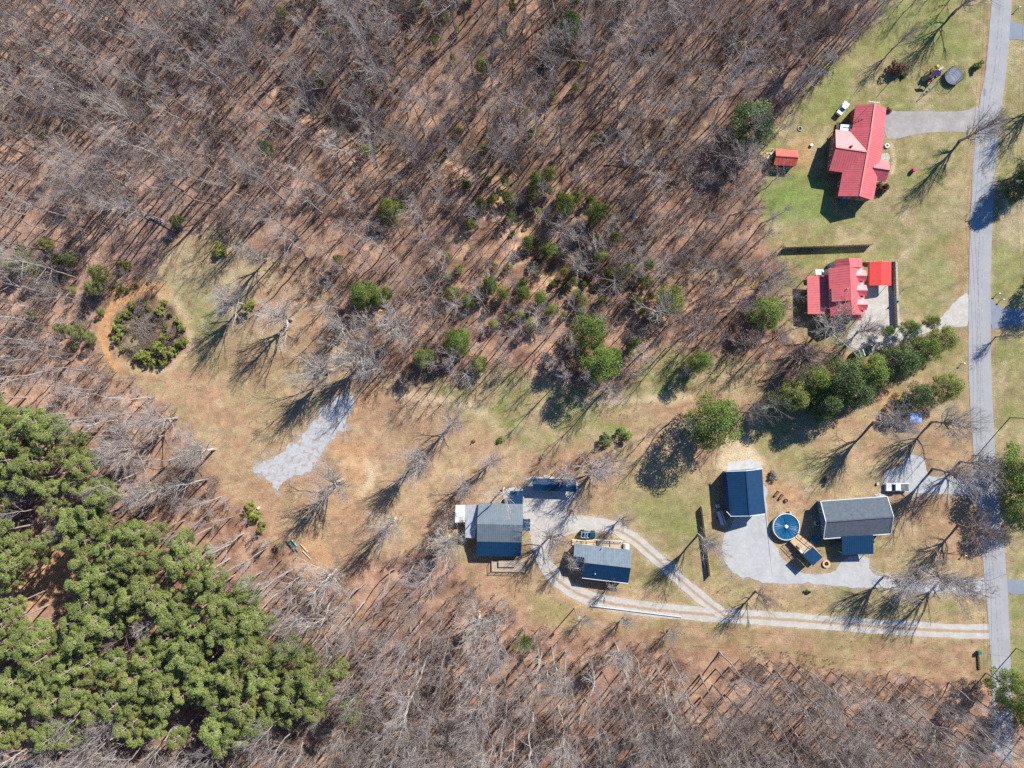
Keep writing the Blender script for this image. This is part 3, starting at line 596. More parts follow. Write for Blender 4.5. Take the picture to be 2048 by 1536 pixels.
posts(hF, [P(912,1012,2.2), P(912,1043,2.2), P(932,1073,2.3), P(948,1075,2.5)], 0, 2.25, .12, M['wood'])
rp("awning", [(1060.5,1038.5,2.6),(1060,1062,2.6),(1044,1061,3.0),(1045,1038,3.0)], M['navy_roof'], hF, .4); posts(hF, [P(1059,1040,2.5), P(1059,1060,2.5)], 0, 2.5, .1, M['steel'])
door(hF, P(1042,1040), P(1042,1070), .5, 1.0, 2.1, out=-1)
bw = [P(954,1109,2.3), P(1040,1110,2.3)]
for t in (.2, .5, .8): window(hF, bw[0], bw[1], t, 1.4, 1.1, 1.0, out=1)
rp("low_navy_sheet", [(1047,982,2.5),(1021,982,2.5),(1012,1008,2.6),(1045,1008,2.6)], M['navy_roof'], hF, .45)  # low dark navy sheet off the north side, at the east end
dk = empty("wooden_deck", P(1016, 1132)); tag(dk, "weathered wooden deck with benches south of the metal building", "deck")
platform(dk, [P(984,1122,.6), P(1049,1121,.6), P(1049,1143,.6), P(984,1142,.6)], .6, M['wood']); posts(dk, [P(985,1123), P(1048,1122), P(1048,1142), P(985,1141)], 0, .5, .14, M['wood'])
railing(dk, [P(984,1122,1.1), P(984,1142,1.1), P(1049,1143,1.1)], .6, .9, M['wood'])
platform(dk, [P(997,1122,1.1), P(1031,1121,1.1), P(1031,1134,1.1), P(997,1134,1.1)], 1.1, M['wood'], "bench_top")
pc = empty("metal_carport", P(1108, 970)); tag(pc, "long dark blue open carport at the top of the gravel yard", "carport")
rp("roof", [(1152.5,959.5,2.5),(1065.5,956.5,2.5),(1065,968,3.1),(1152.5,970.5,3.1)], M['navy_roof'], pc, .5); rp("roof", [(1152.5,984,2.5),(1066,980.5,2.5),(1065,968,3.08),(1152.5,970.5,3.08)], M['navy_roof'], pc, .5)
posts(pc, [P(x, y, 2.4) for x in (1068, 1096, 1124, 1150) for y in (960, 980)], 0, 2.45, .09, M['steel'])

# -- house C
hC = empty("metal_roofed_cottage", P(1205, 1125)); tag(hC, "cottage with streaky grey metal roof tilted between the two driveways", "house")
rp("roof", [(1170,1089.4,2.88),(1149,1087,2.88),(1147.5,1112.5,4.05),(1169.5,1115,4.05)], M['grey_roof2'], hC, 0)
w_ = [P(1263.5,1100,2.9), P(1149,1087,2.9), P(1146.5,1123,4.55), P(1261.5,1136,4.55)]; mb = MB(); mb.prism([P(1263.5,1100,2.92), P(1168,1089.2,2.92), P(1169,1125.5,4.55), P(1261.5,1136,4.55)], 0, down=.14); rib_slope(mb, P(1263.5,1100,2.92), P(1168,1089.2,2.92), P(1169,1125.5,4.55), P(1261.5,1136,4.55), .4, .04, .05)
rib_slope(mb, P(1168,1089.2,2.95), P(1149,1087,2.95), P(1148,1113,4.12), P(1169,1118,4.3), .4, .04, .05); mb.build("roof", M['grey_roof2'], hC)
rp("roof", [(1256.5,1166,2.9),(1164,1155,2.9),(1169,1125.5,4.52),(1261.5,1136,4.52)], M['navy_roof'], hC, .4)
rp("porch_roof", [(1160,1137,2.9),(1144,1134.5,2.9),(1147.5,1112.8,4.02),(1169,1115.3,4.02)], M['navy_roof'], hC, .4); posts(hC, [P(1146,1133,2.4), P(1158,1135,2.4)], 0, 2.4, .12, M['white'])
MB().prism([P(1170,1093,2.9), P(1259,1103,2.9), P(1254,1160,2.9), P(1167,1150,2.9)], 0).build("wall", M['cream'], hC); MB().prism([P(1152,1091,2.9), P(1170,1093,2.9), P(1168,1116,3.2), P(1151,1113,3.2)], 0).build("wing_wall", M['cream'], hC)
tr = MB(); tr.bar(P(1164,1155.8,2.85), P(1256.5,1166.8,2.85), .12, .14); tr.bar(P(1144,1135,2.85), P(1160,1137.5,2.85), .12, .14); tr.build("gutter", M['white'], hC)
vent(hC, 1203, 1097, 3.3, M['steel']); vent(hC, 1190, 1147, 3.4, M['white'])
window(hC, P(1167,1150,2.9), P(1254,1160,2.9), .3, 1.7, 1.1, 1.1); window(hC, P(1167,1150,2.9), P(1254,1160,2.9), .7, 1.7, 1.1, 1.1)
dc = empty("front_deck", P(1190, 1085)); tag(dc, "tan plank deck in bays along the north side of the cottage", "deck")
for a, b in (((1144,1079),(1161,1087)), ((1163,1080),(1171,1088)), ((1173,1081),(1192,1090)), ((1195,1078),(1218,1092)), ((1220,1080),(1244,1095))):
    platform(dc, [P(a[0],a[1],.4), P(b[0],a[1]+2,.4), P(b[0],b[1]+4,.4), P(a[0],b[1]+3,.4)], .4, M['wood'] if a[0] in (1195,1220) else M['new_wood'], "deck_bay")
railing(dc, [P(1144,1079,1), P(1171,1081,1), P(1195,1079,1), P(1218,1081,1), P(1245,1082,1)], .4, .9, M['white'])
tk = empty("water_tank", P(1252, 1092)); tag(tk, "pale rounded storage tank at the northeast corner of the cottage", "tank")
c = P(1252, 1092); MB().tube(c+Vector((-.1, -.75, .8)), c+Vector((-.1, .75, .8)), .75, .75, 16).build("tank_body", M['cream'], tk); MB().box(c+Vector((.45, -.1, .6)), (.5, 1.5, 1.1)).build("tank_end_box", M['concrete'], tk)

# -- navy garage
hD = empty("navy_garage", P(1490, 985)); tag(hD, "tall garage with dark navy blue roof and white trim", "garage")
gD = gable(hD, [(1453,943.5),(1524,938),(1530,1027),(1460.5,1032)], 3.9, 5.2, M['navy_roof'], M['blue_siding'], .3, .45, trim=M['white'])
rp("lean_to_roof", [(1443,948,2.6),(1450,1030,2.6),(1459,1032,3.6),(1452.5,944,3.6)], M['navy_roof'], hD, .45)
tr = MB(); tr.bar(P(1453,1023,3.3), P(1461,1031,3.9), .14, .14); tr.build("corner_trim", M['white'], hD)
dq = gD['q']; MB().box((*((dq[2]+dq[3])/2).to_2d(), 1.5), (4.2, .12, 2.8), -.08).build("garage_door", M['white'], hD)
window(hD, dq[0], dq[3], .4, 2.0, 1.2, 1.0, out=1)
hu = empty("utility_trailer", P(1440, 1034), math.radians(-72)); tag(hu, "narrow covered trailer parked along the west wall of the navy garage", "trailer")
MB().box((0, 0, .75), (3.6, 1.35, .7)).build("trailer_bed", M['blue_siding'], hu, bevel=.06); MB().prism([Vector((-1.8,-.6,1.25)), Vector((1.8,-.6,1.25)), Vector((1.8,.1,1.45)), Vector((-1.8,.1,1.45))], 0, down=.08).build("cover", M['pale_metal'], hu)
MB().bar((-1.8, .55, 1.2), (1.8, .55, 1.2), .35, .08).build("side_board", M['cream'], hu)
for s in (-1, 1): MB().tube((0, s*.72, .32), (0, s*.9, .32), .32, .32, 16).build("wheel", M['black'], hu)
MB().bar((1.8, 0, .45), (2.9, 0, .45), .1).build("drawbar", M['steel'], hu)
tag(MB().box(P(1434.5,1011)+Vector((0, 0, .45)), (.95, .8, .9), .05).build("air_conditioner", M['pale_metal'], bevel=.04), "small white box unit off the northwest end of the covered trailer", "air conditioner")

# -- grey shingle house
hE = empty("shingled_house", P(1710, 1035)); tag(hE, "blue-walled house with long grey shingle roof east of the round pool", "house")
gE = gable(hE, [(1647.5,1077),(1641.5,1003),(1774,993.5),(1781,1067)], 3.0, 5.1, M['shingle'], M['blue_siding'], .35, 0, trim=M['white'])
eq = gE['q']
for t in (.25, .75): window(hE, eq[0], eq[1], t, 1.9, .8, 1.3, out=-1); 
for t in (.3, .7): window(hE, eq[0], eq[3], t, 1.8, 1.2, 1.2, out=1)
g = MB(); g.bar(gE['p'][1]+Vector((0, .08, -.03)), gE['p'][2]+Vector((0, .08, -.03)), .16, .14); g.bar(gE['p'][0]-Vector((0, .08, .03)), gE['p'][3]-Vector((0, .08, .03)), .16, .14); g.build("gutter", M['white'], hE)
rp("porch_roof", [(1747,1108,2.7),(1684,1109.5,2.7),(1684,1073,3.3),(1746.5,1070,3.3)], M['navy_roof'], hE, .45)
posts(hE, [P(1745,1106,2.6), P(1686,1107,2.6), P(1716,1107,2.6)], 0, 2.6, .14, M['white'])
MB().prism([P(1692,1078,2.5), P(1738,1076,2.5), P(1738,1092,2.5), P(1692,1094,2.5)], 0).build("porch_room", M['blue_siding'], hE)
ac = MB(); ac.box(P(1631.5,1046)+Vector((0, 0, .45)), (.95, .95, .9)); aco = ac.build("air_conditioner", M['pale_metal'], bevel=.05); tag(aco, "square cooling unit against the west wall of the shingled house", "air conditioner")
MB().ring(P(1631.5,1046), .35, .08, .9, .94, 20).build("fan_grille", M['black'], aco)
tag(MB().box(P(1628,1077)+Vector((0, 0, .6)), (1.1, .95, 1.2), math.radians(-38)).build("storage_box", M['blue_plastic'], bevel=.05), "blue box at the foot of the pool deck stairs", "box")
# pool and deck
pl = empty("above_ground_pool", P(1573, 1055)); tag(pl, "round above-ground pool under a wrinkled blue cover", "pool")
pcx = P(1572.7, 1053.7, 1.25); R_ = 3.28
MB().ring((pcx.x, pcx.y, 0), R_, R_-.06, 0, 1.25, 56).build("pool_wall", M['pale_metal'], pl); MB().ring((pcx.x, pcx.y, 0), R_+.07, R_-.1, 1.2, 1.28, 56).build("pool_rim", M['white'], pl)
vs = [(pcx.x, pcx.y, 1.22)]; fs = []; nr_, na = 14, 160
for i in range(1, nr_+1):
    for j in range(na):
        t = 2*math.pi*j/na; r = (R_-.18)*i/nr_
        wr = .035*math.sin(j*na*.37+3*math.sin(j*.7))*min(1, i/4)*(1 if i < nr_ else .2)
        vs.append((pcx.x+r*math.cos(t), pcx.y+r*math.sin(t), 1.12-.1*math.sin(math.pi*i/nr_)+wr))
fs += [(0, 1+j, 1+(j+1) % na) for j in range(na)]
for i in range(nr_-1):
    for j in range(na): a = 1+i*na+j; b = 1+i*na+(j+1) % na; fs.append((a, a+na, b+na, b))
MB().add(vs, fs).build("pool_cover", M['pool_blue'], pl); MB().tube((pcx.x, pcx.y, 1.15), (pcx.x, pcx.y, 1.4), .5, .3, 14).build("cover_float", M['white'], pl)
pp = empty("pool_pump", P(1578.5, 1024)); tag(pp, "small filter pump on the ground at the north edge of the pool", "pump"); c = P(1579, 1024)
MB().tube(c, c+Vector((0, 0, .8)), .3, .25, 14).build("filter_drum", M['pale_metal'], pp); MB().tube(c+Vector((-.9, -.1, .2)), c+Vector((-.1, 0, .2)), .16, .16, 10).build("motor", M['black'], pp)
pd = empty("pool_deck", P(1605, 1090)); tag(pd, "raised tan plank deck with dark canopy at the southeast side of the pool", "deck")
dz = 1.15
platform(pd, [P(1597,1068,dz), P(1629,1094,dz), P(1607,1111,dz), P(1580,1083,dz)], dz, M['new_wood']); posts(pd, [P(1598,1070,dz), P(1628,1094,dz), P(1608,1110,dz), P(1582,1084,dz), P(1642,1113,dz), P(1626,1128,dz)], 0, dz-.12, .14, M['wood'])
railing(pd, [P(1598,1068,dz+.9), P(1628,1092,dz+.9)], dz, .95, M['dark_wood']); railing(pd, [P(1581,1084,dz+.9), P(1605,1109,dz+.9)], dz, .95, M['dark_wood'])
platform(pd, [P(1629,1094,dz), P(1645,1113,dz), P(1627,1130,dz), P(1607,1111,dz)], dz, M['new_wood'], "roofed_floor")
MB().prism([P(1626,1094,3.5), P(1645.5,1114,3.5), P(1626,1131.5,3.5), P(1605,1110.5,3.5)], 0, down=.12).build("canopy_roof", M['navy_roof'], pd)
posts(pd, [P(1626.5,1096,3.4), P(1643,1113.5,3.4), P(1626,1129,3.4), P(1607.5,1110.5,3.4)], dz, 3.4, .12, M['dark_wood'], "canopy_post")
stw = MB()
a_, b_ = P(1620,1086), P(1628,1078)
for k in range(5): stw.box(a_.lerp(b_, k/5)+Vector((0, 0, dz-.2-k*.2)), (.35, 1.1, .06), math.radians(40))
stw.build("stairs", M['wood'], pd)
for nm, x_, y_, sz, m_, lb in (("patio_table", 1598, 1091, (1.1, .7, .06), 'wood', "small greenish table in the middle of the pool deck"), ("patio_lounger", 1601, 1103, (1.6, .5, .08), 'white', "white lounger by the canopy edge of the pool deck"), ("patio_mat", 1611, 1099, (1.0, .9, .03), 'pale_metal', "grey mat on the pool deck next to the canopy")):
    t_ = empty(nm, P(x_, y_, dz)+Vector((0, 0, 0)), math.radians(-45)); tag(t_, lb, nm.split('_')[1]); zt = {'patio_table': .6, 'patio_lounger': .35, 'patio_mat': .02}[nm]
    MB().box((0, 0, zt), sz).build({'patio_table': "table_top", 'patio_lounger': "seat", 'patio_mat': "mat"}[nm], M[m_], t_)
    if nm != 'patio_mat':
        for sx in (-1, 1):
            for sy in (-1, 1): MB().box((sx*sz[0]*.42, sy*sz[1]*.4, zt/2), (.06, .06, zt)).build("leg", M['steel'], t_)
    if nm == 'patio_lounger': MB().box((-.7, 0, .6), (.1, .5, .5)).build("backrest", M['white'], t_)
fp = empty("fire_pit", P(1651.6, 1127)); tag(fp, "round tan stone fire pit south of the pool deck", "fire pit"); MB().ring(P(1651.6,1127), .95, .55, 0, .4, 28).build("stone_ring", M['new_wood'], fp); MB().tube(P(1651.6,1127)+Vector((0,0,.0)), P(1651.6,1127)+Vector((0,0,.12)), .55, .5, 20).build("ash", M['ash'], fp)
lg = MB(); c = P(1651.6,1127)
for k in range(4): lg.tube(c+Vector((.35*math.cos(k*1.7), .35*math.sin(k*1.7), .12)), c+Vector((-.3*math.cos(k*1.7), -.3*math.sin(k*1.7), .28)), .06, .06, 8)
lg.build("burnt_logs", M['dark_wood'], fp)
for x_, y_, rz, lb in ((1552.5, 987, 52, "dark slatted trough planter nearest the navy garage"), (1561, 993.5, 54, "dark slatted trough planter beside the round tub")):
    t_ = empty("trough_planter", P(x_, y_), math.radians(rz)); tag(t_, lb, "planter", "trough planters north of the pool"); b_ = MB()
    for dx, dy, sx, sy in ((0, .24, 1.5, .06), (0, -.24, 1.5, .06), (.72, 0, .06, .5), (-.72, 0, .06, .5)): b_.box((dx, dy, .25), (sx, sy, .5))
    b_.build("trough", M['dark_wood'], t_); MB().box((0, 0, .38), (1.38, .42, .05)).build("soil", M['log_siding'], t_)
tb = empty("round_tub", P(1571.5, 1000.5)); tag(tb, "round dark tub planter east of the two troughs", "planter"); MB().ring(P(1571.5,1000.5), .45, .36, 0, .45, 24).build("rim", M['dark_wood'], tb); MB().tube(P(1571.5,1000.5), P(1571.5,1000.5)+Vector((0,0,.3)), .36, .36, 20).build("soil", M['log_siding'], tb)
for r_ in (hA, an, hB, cB, sh, hF, dk, pc, hC, dc, tk, hD, hE, pl, pp, pd, fp, tb): settle(r_)

# ------------------------------------------------------------------ fences and walls
def fence(name, a, b, hgt, m, label, cat="fence", step=2.4, board=.16):
    A, B = P(*a), P(*b); L = (B-A).length; d = (B-A).normalized(); n = Vector((-d.y, d.x, 0)); root = empty(name, A); tag(root, label, cat)
    mb = MB(); k = int(L/board); rz = math.atan2(d.y, d.x)
    for i in range(k):
        c = d*(i+.5)*board; hh = hgt+random.uniform(-.03, .03); mb.box((c.x, c.y, hh/2+.04), (board*.92, .03, hh), rz)
    mb.build("boards", m, root); r_ = MB()
    for z in (.35, hgt*.8): r_.bar(n*.06+Vector((0, 0, z)), n*.06+d*L+Vector((0, 0, z)), .05, .09)
    r_.build("rails", m, root)
    for i in range(int(L/step)+1): c = d*min(L, i*step)+n*.11; MB().box((c.x, c.y, (hgt+.1)/2), (.11, .11, hgt+.1), rz).build("post", m, root)
    return root
fence("wooden_fence", (1566,497), (1741,491), 1.85, M['wood'], "long plank fence on the grass north of the dormer house")
fence("wooden_fence", (1401,1012), (1418,1152), 1.55, M['new_wood'], "orange-tan plank fence standing alone west of the navy garage")
wl = empty("retaining_wall", P(1794, 590)); tag(wl, "pale stone wall along the east edge of the gravel court", "wall")
mb = MB()
A, B = P(1793,524,1.5), P(1797.5,655,1.5); n_ = 60
for i in range(n_):
    c0 = A.lerp(B, i/n_); c1 = A.lerp(B, (i+1)/n_-.002); w_ = .5+random.uniform(-.05, .05); mb.bar(Vector((c0.x, c0.y, .74)), Vector((c1.x, c1.y, .74)), w_, 1.48+random.uniform(-.05, .05))
mb.build("stone_courses", M['stone'], wl); settle(wl)
fence("picket_fence", (1727,525), (1791,524), 1.2, M['cream'], "short cream fence closing the north side of the gravel court", "fence", 2.0, .2)
pipe = MB(); a_, b_ = P(1181,1211), P(1363,1234)
pipe.tube(a_+Vector((0,0,.2)), b_+Vector((0,0,.2)), .17, .12, 12); tag(pipe.build("fallen_pole", M['pale_metal']), "long pale pole lying on the grass south of the cottage driveway", "pole")

# ------------------------------------------------------------------ utility poles and wires
def upole(px, py, h, label, arm=2.2, rz=0.0, trans=False, cat="utility pole", name="utility_pole", r=.15):
    root = empty(name, P(px, py), rz); tag(root, label, cat)
    MB().tube((0, 0, 0), (0, 0, h), r, r*.7, 12).build("pole", M['pole_wood'], root)
    if arm:
        MB().bar((-arm/2, .12, h-.5), (arm/2, .12, h-.5), .12, .14).build("crossarm", M['pole_wood'], root)
        for x in (-arm*.45, 0, arm*.45): MB().tube((x, .12, h-.43), (x, .12, h-.2), .06, .05, 8).build("insulator", M['white'], root)
    if trans: MB().tube((.45, 0, h-1.8), (.45, 0, h-.9), .28, .28, 14).build("transformer", M['pale_metal'], root)
    return root
up1 = upole(1994, 381, 8.6, "utility pole with crossarm on the east verge above the dark evergreen shadow", trans=True, rz=.1)
up2 = upole(2020, 835, 10.5, "utility pole east of the road, level with the blue canopy", rz=.02)
up3 = upole(2032.5, 1296, 8.8, "utility pole by the bottom end of the road", rz=.05)
upole(1149, 1216, 8.6, "utility pole with white transformer on the grass south of the cottage", arm=0, trans=True)
upole(1812, 127, 8.8, "slim pole beside the rust-brown bush on the north lawn", arm=0, r=.10)
upole(1850.5, 917, 5.8, "thin lamp post beside the gravel parking spot", arm=0, cat="lamp post", name="lamp_post", r=.06)
fl = upole(1808.5, 577, 5.6, "white flagpole on the lawn east of the stone wall", arm=0, cat="flagpole", name="flagpole", r=.05)
MB().box((.5, 0, 5.1), (1.0, .03, .65)).build("flag", M['red_roof'], fl)
def wire(a, b, sag, label, r=.018):
    root = MB(); a, b = Vector(a), Vector(b); n = 24; pr = None
    for i in range(n+1):
        t = i/n; p = a.lerp(b, t)-Vector((0, 0, sag*4*t*(1-t)))
        if pr is not None: root.tube(pr, p, r, r, 5, caps=False)
        pr = p
    tag(root.build("power_line", M['black']), label, "power line", "wires strung along the road")
top = [Vector((up1.location.x, up1.location.y, 8.3)), Vector((up2.location.x, up2.location.y, 10.2)), Vector((up3.location.x, up3.location.y, 8.5))]
ext0 = Vector((top[0].x+4, 115, 8.3)); ext1 = Vector((top[2].x, -115, 8.5))
for dx, nm in ((-1, "western"), (0, "middle"), (1, "eastern")):
    for a, b, s in ((ext0, top[0], "north of the top utility pole"), (top[0], top[1], "between the top and middle utility poles"), (top[1], top[2], "between the middle and bottom utility poles"), (top[2], ext1, "below the bottom utility pole")):
        wire(a+Vector((dx*.95, .1, 0)), b+Vector((dx*.95, .1, 0)), 1.1, f"{nm} wire of the three, {s}")
wire(P(1149,1216)+Vector((0, 0, 8)), top[2]-Vector((0, 0, 1)), 1.5, "single wire from the transformer pole to the bottom utility pole", .015)
for x_, y_, lb in ((2033, 19, "mailbox by the topmost driveway mouth"), (1993, 588, "upper mailbox of two by the middle driveway mouth"), (2001, 600, "lower mailbox of two by the middle driveway mouth"), (1926, 1109, "mailbox on the brown verge west of the road"), (1923, 727, "mailbox on the verge below the long evergreen hedge row")):
    t_ = empty("mailbox", P(x_, y_), random.uniform(-.3, .3)); tag(t_, lb, "mailbox", "roadside mailboxes"); MB().box((0, 0, .55), (.12, .12, 1.1)).build("post", M['pole_wood'], t_)
    MB().box((0, 0, 1.2), (.55, .28, .26)).build("mail_box", M['white'], t_, bevel=.08)
bn = empty("wheelie_bin", P(1954.5, 1303)); tag(bn, "green rubbish bin on the brown verge near the road's lower end", "bin"); MB().add([(-.28,-.3,0.05),(.28,-.3,.05),(.28,.3,.05),(-.28,.3,.05),(-.35,-.38,1.05),(.35,-.38,1.05),(.35,.38,1.05),(-.35,.38,1.05)], [(0,3,2,1),(4,5,6,7),(0,1,5,4),(1,2,6,5),(2,3,7,6),(3,0,4,7)]).build("bin_body", M['green_plastic'], bn)
MB().box((0, 0, 1.09), (.78, .84, .07)).build("lid", M['green_plastic'], bn)
for s in (-.25, .25): MB().tube((s-.05, -.32, .12), (s+.05, -.32, .12), .12, .12, 12).build("wheel", M['black'], bn)
tm = MB()
for k in range(7): c = P(1955+k*.35, 1310+k*4.4); tm.box(c+Vector((0, 0, .2)), (.4+.1*(k % 2), .62, .4), .1*k)
tag(tm.build("timber_edging", M['dark_wood'], bevel=.04), "dark row of old timbers south of the green bin", "edging")

# ------------------------------------------------------------------ vehicles
def wheel(parent, x, y, r=.38, w=.26):
    s = 1 if y > 0 else -1
    t = MB().tube((x, y-w/2*s, r), (x, y+w/2*s, r), r, r, 20).build("wheel", M['black'], parent, bevel=.03); MB().tube((x, y+w/2*s, r), (x, y+(w/2+.02)*s, r), r*.55, r*.5, 14).build("rim", M['steel'], t)
def profile_body(pts, w, taper=.9):
    """side profile pts (x,z) widened; upper part narrower"""
    n = len(pts); zs = [p[1] for p in pts]; zm = max(zs); mb = MB(); vs = []
    for s in (-1, 1):
        for x, z in pts:
            k = 1 if z < zm*.6 else taper; vs.append((x, s*w/2*k, z))
    return mb.add(vs, [tuple(range(n)), tuple(range(2*n-1, n-1, -1))]+[(i, (i+1) % n, n+(i+1) % n, n+i) for i in range(n)])
def pickup(px, py, rz, paint, label, L=5.6, cover='grey_vinyl', cat="pickup truck", name="pickup_truck"):
    k = L/5.6; t = empty(name, P(px, py), rz); tag(t, label, cat); W = 1.95*min(1, k*1.12)
    profile_body([(-2.8*k,.45),(2.75*k,.45),(2.8*k,.75),(2.7*k,1.02),(1.35*k,1.12),(-2.8*k,1.12)], W, 1.0).build("body", M[paint], t, bevel=.06)
    cb = profile_body([(-.75*k,1.1),(1.38*k,1.1),(.72*k,1.72),(-.55*k,1.76)], W*.93, .86); cab = cb.build("cab", M[paint], t, bevel=.06)
    ws = MB().prism([Vector((1.36*k,-W*.40,1.16)), Vector((1.36*k,W*.40,1.16)), Vector((.78*k,W*.36,1.71)), Vector((.78*k,-W*.36,1.71))], 0, down=.03); ws.v = [(v[0]+.04, v[1], v[2]+.02) for v in ws.v]; ws.build("windscreen", M['glass'], cab)
    MB().box((-.69*k, 0, 1.45), (.05, W*.7, .4)).build("rear_window", M['glass'], cab)
    for s in (-1, 1):
        MB().box((.15*k, s*W*.445, 1.42), (1.2*k, .05, .32)).build("side_window", M['glass'], cab)
        MB().box((2.79*k, s*W*.38, .82), (.06, .32, .2)).build("headlight", M['lamp'], t); MB().box((-2.8*k, s*W*.45, .85), (.05, .14, .3)).build("taillight", M['red_light'], t)
        MB().box((.95*k, s*(W/2+.1), 1.18), (.14, .2, .16)).build("mirror", M[paint], t)
        for x in (1.75*k, -1.7*k): wheel(t, x, s*(W/2-.1), .38*min(1, k*1.1))
    if cover: MB().box((-1.8*k, 0, 1.15), (1.9*k, W*.88, .05)).build("bed_cover", M[cover], t)
    MB().box((2.83*k, 0, .55), (.1, W*.95, .2)).build("bumper", M['steel'], t)
    return t
pickup(1790, 973, math.pi, 'white_car', "white pickup with grey bed cover parked on the gravel north of the shingled house")
pickup(1682.5, 219.5, math.radians(52), 'white_car', "small white utility truck on the grass northwest of the brick house", L=3.7, cover='pale_metal', cat="utility truck", name="utility_truck")
jp = empty("off_road_car", P(1174.5, 1067.5), math.radians(-4)); tag(jp, "dark open-topped off-road car with big tyres north of the cottage", "off-road car")
profile_body([(-1.9,.5),(1.9,.5),(1.95,.95),(.75,1.12),(.7,1.0),(-1.9,1.0)], 1.55, 1.0).build("body", M['dark_car'], jp, bevel=.08)
cg = MB()
for s in (-.68, .68): cg.bar((-1.7, s, 1.0), (-1.6, s, 1.75), .09); cg.bar((-1.6, s, 1.75), (-.1, s, 1.75), .09); cg.bar((-.1, s, 1.75), (.55, s, 1.15), .09)
for x in (-1.6, -.75, -.1): cg.bar((x, -.68, 1.75), (x, .68, 1.75), .1)
cg.build("roll_cage", M['concrete'], jp); MB().prism([Vector((.75,-.66,1.15)), Vector((.75,.66,1.15)), Vector((.5,.62,1.6)), Vector((.5,-.62,1.6))], 0, down=.03).build("windscreen", M['glass'], jp)
for s in (-.35, .35): MB().box((-.35, s, 1.1), (.5, .5, .3)).build("seat", M['blue_plastic'], jp, bevel=.05); MB().box((1.96, s*1.5, .85), (.05, .22, .22)).build("headlight", M['lamp'], jp)
MB().tube((-1.92, 0, .95), (-2.12, 0, .95), .36, .36, 16).build("spare_wheel", M['black'], jp)
for x in (1.3, -1.25):
    for s in (-1, 1): wheel(jp, x, s*.85, .44, .32)
vn = empty("work_van", P(1722, 705), math.radians(19)); tag(vn, "dark vehicle with white roof bars parked below the stone wall drive", "van")
profile_body([(-2.3,.4),(2.3,.4),(2.35,.9),(1.6,1.15),(.95,1.7),(-2.2,1.72),(-2.3,1.0)], 1.85, .86).build("body", M['dark_car'], vn, bevel=.07)
MB().prism([Vector((1.6,-.76,1.2)), Vector((1.6,.76,1.2)), Vector((1.0,.7,1.72)), Vector((1.0,-.7,1.72))], 0, down=.03).build("windscreen", M['glass'], vn)
for x in (-.2, -1.2): MB().bar((x, -.85, 1.85), (x, .85, 1.85), .22, .06).build("roof_bar", M['white'], vn)
for s in (-1, 1):
    MB().box((-.4, s*.83, 1.35), (2.4, .05, .4)).build("side_window", M['glass'], vn)
    for x in (1.5, -1.45): wheel(vn, x, s*.85, .35, .24)

# ------------------------------------------------------------------ yard things
tp = empty("trampoline", P(1906, 155)); tag(tp, "round netted trampoline on the lawn west of the road", "trampoline"); c = P(1907, 152, .9)
MB().ring((c.x, c.y, 0), 2.15, 2.0, .86, .94, 40).build("frame_pad", M['blue_siding'], tp); MB().tube((c.x, c.y, .86), (c.x, c.y, .89), 1.95, 1.95, 40).build("jump_mat", M['asphalt_dark'], tp)
for k in range(6):
    t = k*math.pi/3; p = Vector((c.x+2.1*math.cos(t), c.y+2.1*math.sin(t), 0)); MB().tube(p, p+Vector((0, 0, 2.6)), .04, .04, 8).build("net_pole", M['steel'], tp)
nt = MB()
for k in range(72):
    t = k*math.pi/36; p = Vector((c.x+2.05*math.cos(t), c.y+2.05*math.sin(t), .95)); nt.tube(p, p+Vector((0, 0, 1.6)), .012, .012, 4, False)
for z in (1.2, 1.6, 2.0, 2.5): nt.ring((c.x, c.y, 0), 2.07, 2.04, z, z+.02, 40)
nt.build("safety_net", M['black'], tp); settle(tp)
ps = empty("play_set", P(1862, 152)); tag(ps, "wooden climbing frame with ramp, tube slide and swing beside the trampoline", "play set"); c = P(1866, 148, 1.5)
MB().box((c.x, c.y, 1.5), (1.7, 1.9, .12), -.2).build("platform", M['dark_wood'], ps); MB().prism([Vector((c.x-1,c.y-1.1,2.9)), Vector((c.x+1,c.y-1.1,2.9)), Vector((c.x+1,c.y+.1,3.3)), Vector((c.x-1,c.y+.1,3.3))], 0, down=.05).build("roof", M['purple'], ps)
for sx in (-.8, .8):
    for sy in (-.9, .9): MB().box((c.x+sx, c.y+sy, 1.4), (.12, .12, 2.8)).build("leg", M['dark_wood'], ps)
rm = MB(); a_ = Vector((c.x-.8, c.y-.4, 1.5)); b_ = P(1843, 160); d_ = (b_-a_).normalized()
rm.bar(a_, b_+Vector((0, 0, .1)), 1.0, .08); rm.bar(a_+Vector((-.1, .5, .15)), b_+Vector((-.1, .5, .25)), .08, .25); rm.bar(a_+Vector((.1, -.5, .15)), b_+Vector((.1, -.5, .25)), .08, .25); rm.build("ramp", M['wood'], ps)
MB().tube(Vector((c.x+.7, c.y+.5, 1.9)), P(1884, 136, .5), .42, .42, 14).build("tube_slide", M['steel'], ps)
MB().tube((c.x+.1, c.y+1.2, 2.6), (c.x+.1, c.y+1.2, 3.4), .45, .25, 14).build("turret", M['yellow'], ps); MB().box((c.x+1.0, c.y+.1, 2.1), (.12, 1.3, .7)).build("side_panel", M['white'], ps); MB().box((c.x-.3, c.y-1.4, .8), (.7, .5, .5)).build("climbing_step", M['pink'], ps, bevel=.08)
MB().box((c.x-.9, c.y+.8, 1.2), (.5, .3, .5)).build("cup_seat", M['yellow'], ps)
sa, sb = P(1872, 168, 2.2), P(1856, 182, 2.2); MB().bar(sa, sb, .1).build("swing_beam", M['teal'], ps); lgm = [(sa, (1.0, .5)), (sa, (-.2, -1.0)), (sb, (.3, 1.0)), (sb, (-.8, -.6))]
